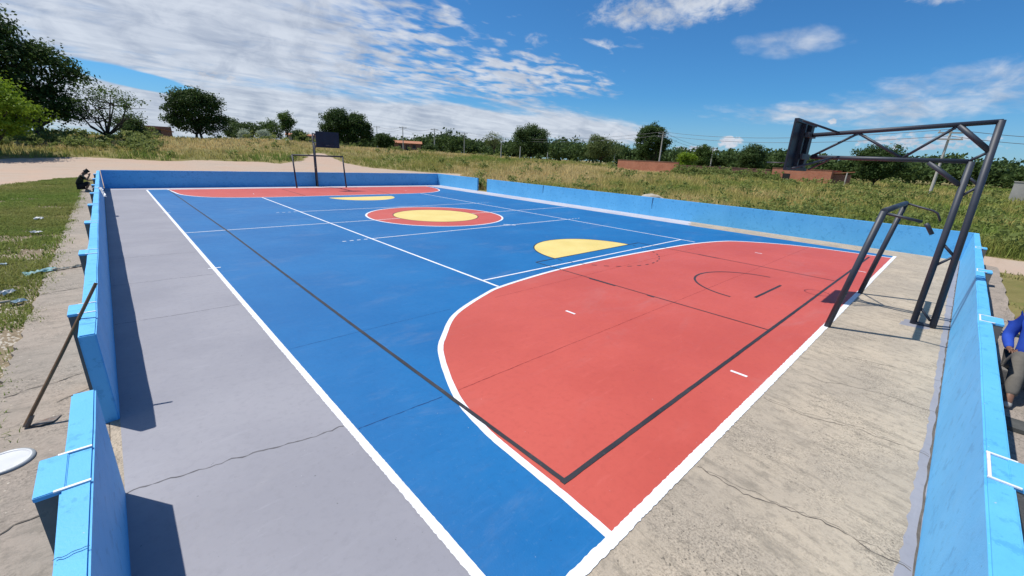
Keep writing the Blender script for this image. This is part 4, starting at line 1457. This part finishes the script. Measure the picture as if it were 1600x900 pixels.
rag('rag', 'pale twisted rag strip lying across the left walkway', 'rag', [(-10.95, -3.28, -0.004), (-10.75, -3.2, -0.004), (-10.6, -3.12, -0.004), (-10.42, -3.02, -0.004)], 0.09, 'rag_cloth', 1, 0.04)
rag('rag', 'teal and white crumpled cloth at the walkway edge', 'rag', [(-11.32, -3.36, -0.03), (-11.12, -3.3, -0.01), (-10.92, -3.18, -0.004)], 0.22, 'teal_cloth', 2, 0.05)
rag('cloth_strip', 'white cloth strip tied over the far part of the left wall', 'rag', [(-10.34, 4.75, 0.84), (-10.29, 4.75, 0.885), (-10.15, 4.72, 0.885), (-10.12, 4.6, 0.82), (-10.07, 4.35, 0.62)], 0.11, 'white_plastic', 3, 0.02)
rag('plastic_bag', 'white plastic scrap in the left weeds nearest the walkway', 'litter', [(-11.45, -4.7, -0.03), (-11.32, -4.55, -0.02)], 0.16, 'litter_white', 4, 0.07)
rag('plastic_bag', 'greyish blue plastic scrap beside the white scrap', 'litter', [(-11.25, -5.3, -0.03), (-11.15, -5.2, -0.02)], 0.13, 'litter_blue', 5, 0.05)
rag('plastic_bottle', 'flattened pale plastic strip at the left edge of the weeds', 'litter', [(-11.95, -2.2, -0.02), (-11.62, -2.3, -0.02)], 0.10, 'litter_blue', 6, 0.05)
rag('paper_scrap', 'white paper scrap farther up in the left weeds', 'litter', [(-11.75, 4.2, 0.0), (-11.55, 4.3, 0.0)], 0.16, 'litter_white', 7, 0.07)
rag('paper_scrap', 'small white paper scrap between weeds and walkway', 'litter', [(-11.6, 1.5, 0.0), (-11.42, 1.6, 0.0)], 0.14, 'litter_white', 8, 0.06)
rag('paper_scrap', 'crumpled white scrap left of the pale stick', 'litter', [(-11.75, -3.6, 0.0), (-11.62, -3.5, 0.0)], 0.14, 'litter_white', 9, 0.06)
q = MB()
q.tube([(-12.2, -5.7, -0.01), (-11.8, -5.5, 0.02), (-11.5, -5.25, 0.01), (-11.3, -5.15, 0.0)], [0.035, 0.03, 0.028, 0.016], 7)
tag(q.build('stick', 'driftwood', smooth=True), 'pale dry stick lying in the weeds on the left', 'stick')
q = MB()
q.tube([(-11.75, -6.5, 0.0), (-11.5, -6.42, 0.03), (-11.35, -6.3, 0.01)], [0.03, 0.035, 0.02], 7)
tag(q.build('stick', 'driftwood', smooth=True), 'short pale stick near the left picture edge', 'stick')


def rock(name, label, loc, s, seed, mat='stone', cat='stone', group=None):
    bm = bmesh.new()
    bmesh.ops.create_icosphere(bm, subdivisions=3, radius=1)
    for v in bm.verts:
        k = 1 + 0.28 * mnoise.noise(v.co * 1.6 + Vector((seed, 0, 0))) + 0.10 * mnoise.noise(v.co * 5 + Vector((seed, 3, 0)))
        v.co = Vector((v.co.x * s[0], v.co.y * s[1], v.co.z * s[2])) * k
    me = bpy.data.meshes.new(name)
    bm.to_mesh(me)
    bm.free()
    o = link_mesh(name, me, mat)
    o.location = loc
    return tag(o, label, cat, group)


rock('rubble_stone', 'pale rubble block lying behind the right wall by the crack', (10.9, -3.6, 0.75), (0.16, 0.62, 0.22), 1)
rock('rubble_stone', 'rounded brown stone behind the right wall near the goal', (12.6, -10.6, 0.10), (0.45, 0.5, 0.4), 2)
rock('mound_stone', 'low rubble heap supporting the pale block behind the right wall', (10.95, -3.6, 0.2), (0.5, 1.0, 0.42), 3)

# low dark box lying across the near walkway
q = MB()
q.box(-3.36, -3.08, -16.9, -15.50, -0.004, 0.04)
tag(q.build('band', 'band_dark', bevel=0.004), 'low dark band on the walkway at the seated person’s feet', 'band')

# ------------------------------------------------------------------ people
def skin_body(name, joints, edges, radii, mat, parent=None, sub=2):
    me = bpy.data.meshes.new(name)
    me.from_pydata([tuple(j) for j in joints], edges, [])
    o = bpy.data.objects.new(name, me)
    COL.objects.link(o)
    md = o.modifiers.new('skin', 'SKIN')
    md.use_smooth_shade = True
    for i, r_ in enumerate(radii):
        sv = me.skin_vertices[0].data[i]
        rr = r_ if hasattr(r_, '__len__') else (r_, r_)
        sv.radius = rr
        sv.use_root = (i == 0)
    ms = o.modifiers.new('sub', 'SUBSURF')
    ms.levels = sub
    ms.render_levels = sub
    dg = bpy.context.evaluated_depsgraph_get()
    m2 = bpy.data.meshes.new_from_object(o.evaluated_get(dg))
    o.modifiers.clear()
    o.data = m2
    m2.materials.clear()
    m2.materials.append(MATS[mat])
    m2.polygons.foreach_set('use_smooth', [True] * len(m2.polygons))
    if parent is not None:
        o.parent = parent
    return o


def seated_person(loc, rz, label, J, shirt, trousers, long_sleeve, long_trousers):
    """J: joints of a seated or crouched figure in local metres, facing +x"""
    root = empty('person', loc, label, 'person', None, rz)
    V3 = Vector
    names = list(J)
    # bare body: one continuous skin surface
    jn = ['pelvis', 'belly', 'chest', 'neck', 'head', 'crown', 'sl', 'el', 'wl', 'hl', 'sr', 'er', 'wr', 'hr', 'hipl', 'kl', 'al', 'tl', 'hipr', 'kr', 'ar', 'tr']
    ed = [('pelvis', 'belly'), ('belly', 'chest'), ('chest', 'neck'), ('neck', 'head'), ('head', 'crown'), ('chest', 'sl'), ('sl', 'el'), ('el', 'wl'), ('wl', 'hl'),
          ('chest', 'sr'), ('sr', 'er'), ('er', 'wr'), ('wr', 'hr'), ('pelvis', 'hipl'), ('hipl', 'kl'), ('kl', 'al'), ('al', 'tl'), ('pelvis', 'hipr'), ('hipr', 'kr'), ('kr', 'ar'), ('ar', 'tr')]
    R = dict(pelvis=(.13, .12), belly=(.12, .11), chest=(.135, .12), neck=.055, head=(.085, .095), crown=(.07, .075), sl=.058, el=.042, wl=.03, hl=(.036, .02), sr=.058, er=.042, wr=.03, hr=(.036, .02),
             hipl=.088, kl=.058, al=.04, tl=(.04, .03), hipr=.088, kr=.058, ar=.04, tr=(.04, .03))
    idx = {k: i for i, k in enumerate(jn)}
    skin_body('body', [J[k] for k in jn], [(idx[a], idx[c]) for a, c in ed], [R[k] for k in jn], 'skin', root)
    for s in 'lr':
        w_, h_ = V3(J['w' + s]), V3(J['h' + s])
        d = (h_ - w_).normalized()
        side = d.cross(V3((0, 0, 1)))
        side = side.normalized() if side.length > 1e-4 else V3((0, 1, 0))
        dn = side.cross(d)
        js, es, rr = [], [], []
        for k in range(4):
            o_ = h_ + side * (k - 1.5) * 0.020
            l_ = (0.066, 0.078, 0.073, 0.056)[k]
            n_ = len(js)
            js += [o_ - d * 0.01, o_ + d * l_ * 0.5, o_ + d * l_ * 0.85 - dn * 0.022]
            es += [(n_, n_ + 1), (n_ + 1, n_ + 2)]
            rr += [.0095, .0088, .0075]
            skin_body('finger', js[-3:], [(0, 1), (1, 2)], rr[-3:], 'skin', root, 1)
        o_ = w_.lerp(h_, 0.45) - side * 0.032
        skin_body('thumb', [o_, o_ + d * 0.03 - side * 0.02, o_ + d * 0.055 - side * 0.022 - dn * 0.015], [(0, 1), (1, 2)], [.012, .0105, .009], 'skin', root, 1)
    # shirt
    tn = ['pelvis', 'belly', 'chest', 'collar', 'sl', 'el', 'sr', 'er'] + (['wl', 'wr'] if long_sleeve else [])
    JJ = dict(J)
    JJ['collar'] = V3(J['chest']).lerp(V3(J['neck']), 0.7)
    JJ['pelvis'] = V3(J['pelvis']) + V3((0, 0, 0.03))
    if not long_sleeve:
        for s in 'lr':
            JJ['e' + s] = V3(J['s' + s]).lerp(V3(J['e' + s]), 0.75)
    te = [('pelvis', 'belly'), ('belly', 'chest'), ('chest', 'collar'), ('chest', 'sl'), ('sl', 'el'), ('chest', 'sr'), ('sr', 'er')]
    if long_sleeve:
        te += [('el', 'wl'), ('er', 'wr')]
    RR = dict(pelvis=(.155, .145), belly=(.15, .14), chest=(.165, .15), collar=.075, sl=.082, el=.062, sr=.082, er=.062, wl=.044, wr=.044)
    ix = {k: i for i, k in enumerate(tn)}
    skin_body('shirt', [JJ[k] for k in tn], [(ix[a], ix[c]) for a, c in te], [RR[k] for k in tn], shirt, root)
    # trousers
    ln = ['pelvis', 'hipl', 'kl', 'hipr', 'kr'] + (['al', 'ar'] if long_trousers else [])
    le = [('pelvis', 'hipl'), ('hipl', 'kl'), ('pelvis', 'hipr'), ('hipr', 'kr')] + ([('kl', 'al'), ('kr', 'ar')] if long_trousers else [])
    RL = dict(pelvis=(.15, .14), hipl=.108, kl=.082, hipr=.108, kr=.082, al=.066, ar=.066)
    ix = {k: i for i, k in enumerate(ln)}
    skin_body('trousers', [J[k] for k in ln], [(ix[a], ix[c]) for a, c in le], [RL[k] for k in ln], trousers, root)
    # shoes
    for s in 'lr':
        a, t_ = V3(J['a' + s]), V3(J['t' + s])
        d = V3((t_.x - a.x, t_.y - a.y, 0)).normalized()
        h_ = V3((a.x, a.y, 0.045)) - d * 0.05
        skin_body('shoe', [h_, h_ + d * 0.12, h_ + d * 0.22], [(0, 1), (1, 2)], [(.042, .046), (.048, .04), (.042, .028)], 'shoe', root, 1)
    # hair, nose, ears, eyes
    hd, cr = V3(J['head']), V3(J['crown'])
    upv = (cr - hd).normalized()
    face = V3(J['face']).normalized()
    face = (face - upv * face.dot(upv)).normalized()
    sidev = face.cross(upv)
    skin_body('hair', [cr + upv * 0.0 - face * 0.012, cr + upv * 0.032 - face * 0.006, hd - face * 0.03 + upv * 0.03], [(0, 1), (0, 2)], [(.083, .088), (.068, .07), (.085, .09)], 'hair', root)
    skin_body('nose', [hd + face * 0.085 + upv * 0.03, hd + face * 0.106 + upv * 0.0], [(0, 1)], [.011, .014], 'skin', root, 1)
    for s in (-1, 1):
        skin_body('ear', [hd + sidev * s * 0.082 + upv * 0.025, hd + sidev * s * 0.086 - upv * 0.02], [(0, 1)], [(.010, .02), (.008, .014)], 'skin', root, 1)
        skin_body('eye', [hd + face * 0.083 + sidev * s * 0.032 + upv * 0.035, hd + face * 0.086 + sidev * s * 0.036 + upv * 0.035], [(0, 1)], [.009, .009], 'window_dark', root, 1)
    skin_body('mouth', [hd + face * 0.088 + sidev * -0.022 - upv * 0.042, hd + face * 0.088 + sidev * 0.022 - upv * 0.042], [(0, 1)], [.006, .006], 'hair', root, 1)
    return root


# crouching worker outside the far end of the left wall, facing the wall (+x)
JL = dict(pelvis=(-0.16, 0, 0.27), belly=(-0.15, 0, 0.42), chest=(-0.06, 0, 0.66), neck=(0.03, 0, 0.80), head=(0.13, 0, 0.86), crown=(0.20, 0, 0.93), face=(0.8, 0, -0.6),
          sl=(-0.02, 0.17, 0.69), el=(0.14, 0.22, 0.52), wl=(0.30, 0.16, 0.52), hl=(0.36, 0.14, 0.53),
          sr=(-0.02, -0.17, 0.69), er=(0.14, -0.22, 0.56), wr=(0.25, -0.14, 0.74), hr=(0.27, -0.11, 0.80),
          hipl=(-0.13, 0.10, 0.26), kl=(0.20, 0.17, 0.42), al=(0.02, 0.15, 0.09), tl=(0.14, 0.16, 0.05),
          hipr=(-0.13, -0.10, 0.26), kr=(0.20, -0.17, 0.42), ar=(0.02, -0.15, 0.09), tr=(0.14, -0.16, 0.05))
seated_person((-10.80, 13.5, -0.006), 0, 'person in dark green shirt and black shorts crouching outside the far left wall corner', JL, 'green_shirt', 'black_cloth', False, False)

# seated person at the right edge, facing the camera side (-x) beside the near wall
JR = dict(pelvis=(0.16, 0.03, 0.30), belly=(0.10, 0.04, 0.46), chest=(-0.02, 0.05, 0.76), neck=(-0.03, 0.08, 0.96), head=(0.0, 0.10, 1.08), crown=(0.01, 0.11, 1.17), face=(1, 0, -0.2),
          sl=(-0.03, 0.24, 0.83), el=(0.08, 0.32, 0.57), wl=(0.34, 0.24, 0.50), hl=(0.41, 0.19, 0.51),
          sr=(-0.03, -0.13, 0.85), er=(0.05, -0.20, 0.56), wr=(0.32, -0.17, 0.47), hr=(0.39, -0.15, 0.47),
          hipl=(0.22, 0.12, 0.28), kl=(0.62, 0.20, 0.52), al=(0.92, 0.14, 0.10), tl=(1.04, 0.14, 0.05),
          hipr=(0.22, -0.06, 0.28), kr=(0.66, -0.09, 0.50), ar=(1.08, -0.10, 0.10), tr=(1.20, -0.11, 0.05))
seated_person((-1.50, -15.91, -0.006), math.pi, 'person in bright blue long sleeved shirt and grey trousers sitting outside the near wall', JR, 'blue_shirt', 'grey_trousers', True, True)
# low block the person sits on
q = MB()
q.box(-1.85, -1.47, -16.17, -15.71, -0.003, 0.18)
tag(q.build('block_seat', 'pier_concrete', bevel=0.01), 'low concrete block under the person in the blue shirt', 'block')

# loose gravel and crumbs along the walkway edge, uncountable
rs = np.random.RandomState(77)
n = 2600
x = np.concatenate([-11.05 - np.abs(rs.normal(size=n)) * 0.7, rs.uniform(-11.0, -10.3, 500)])
y = np.concatenate([-9.5 + rs.gamma(1.6, 3.5, n), rs.uniform(-11, 4, 500)])
z = np.where(x > -11.03, -0.006, hgt(x, y))
sz = rs.uniform(0.006, 0.026, len(x))
sz[n:] *= 0.45
base = np.array([(1, 0, 0), (-0.5, 0.87, 0), (-0.5, -0.87, 0), (0.1, 0.1, 0.75)])
ang_ = rs.uniform(0, 6.28, len(x))
ca, sa_ = np.cos(ang_), np.sin(ang_)
pv = np.empty((len(x), 4, 3))
for k in range(4):
    bx_, by_, bz_ = base[k]
    pv[:, k, 0] = x + (bx_ * ca - by_ * sa_) * sz
    pv[:, k, 1] = y + (bx_ * sa_ + by_ * ca) * sz
    pv[:, k, 2] = z + bz_ * sz
kk = np.arange(len(x))[:, None] * 4
tri = np.concatenate([kk + np.array([[0, 1, 3]]), kk + np.array([[1, 2, 3]]), kk + np.array([[2, 0, 3]])])
gr = fast_mesh('gravel', pv.reshape(-1, 3), tri, 'stone')
tag(gr, 'loose gravel and crumbs strewn along the left walkway edge', 'gravel', kind='stuff')
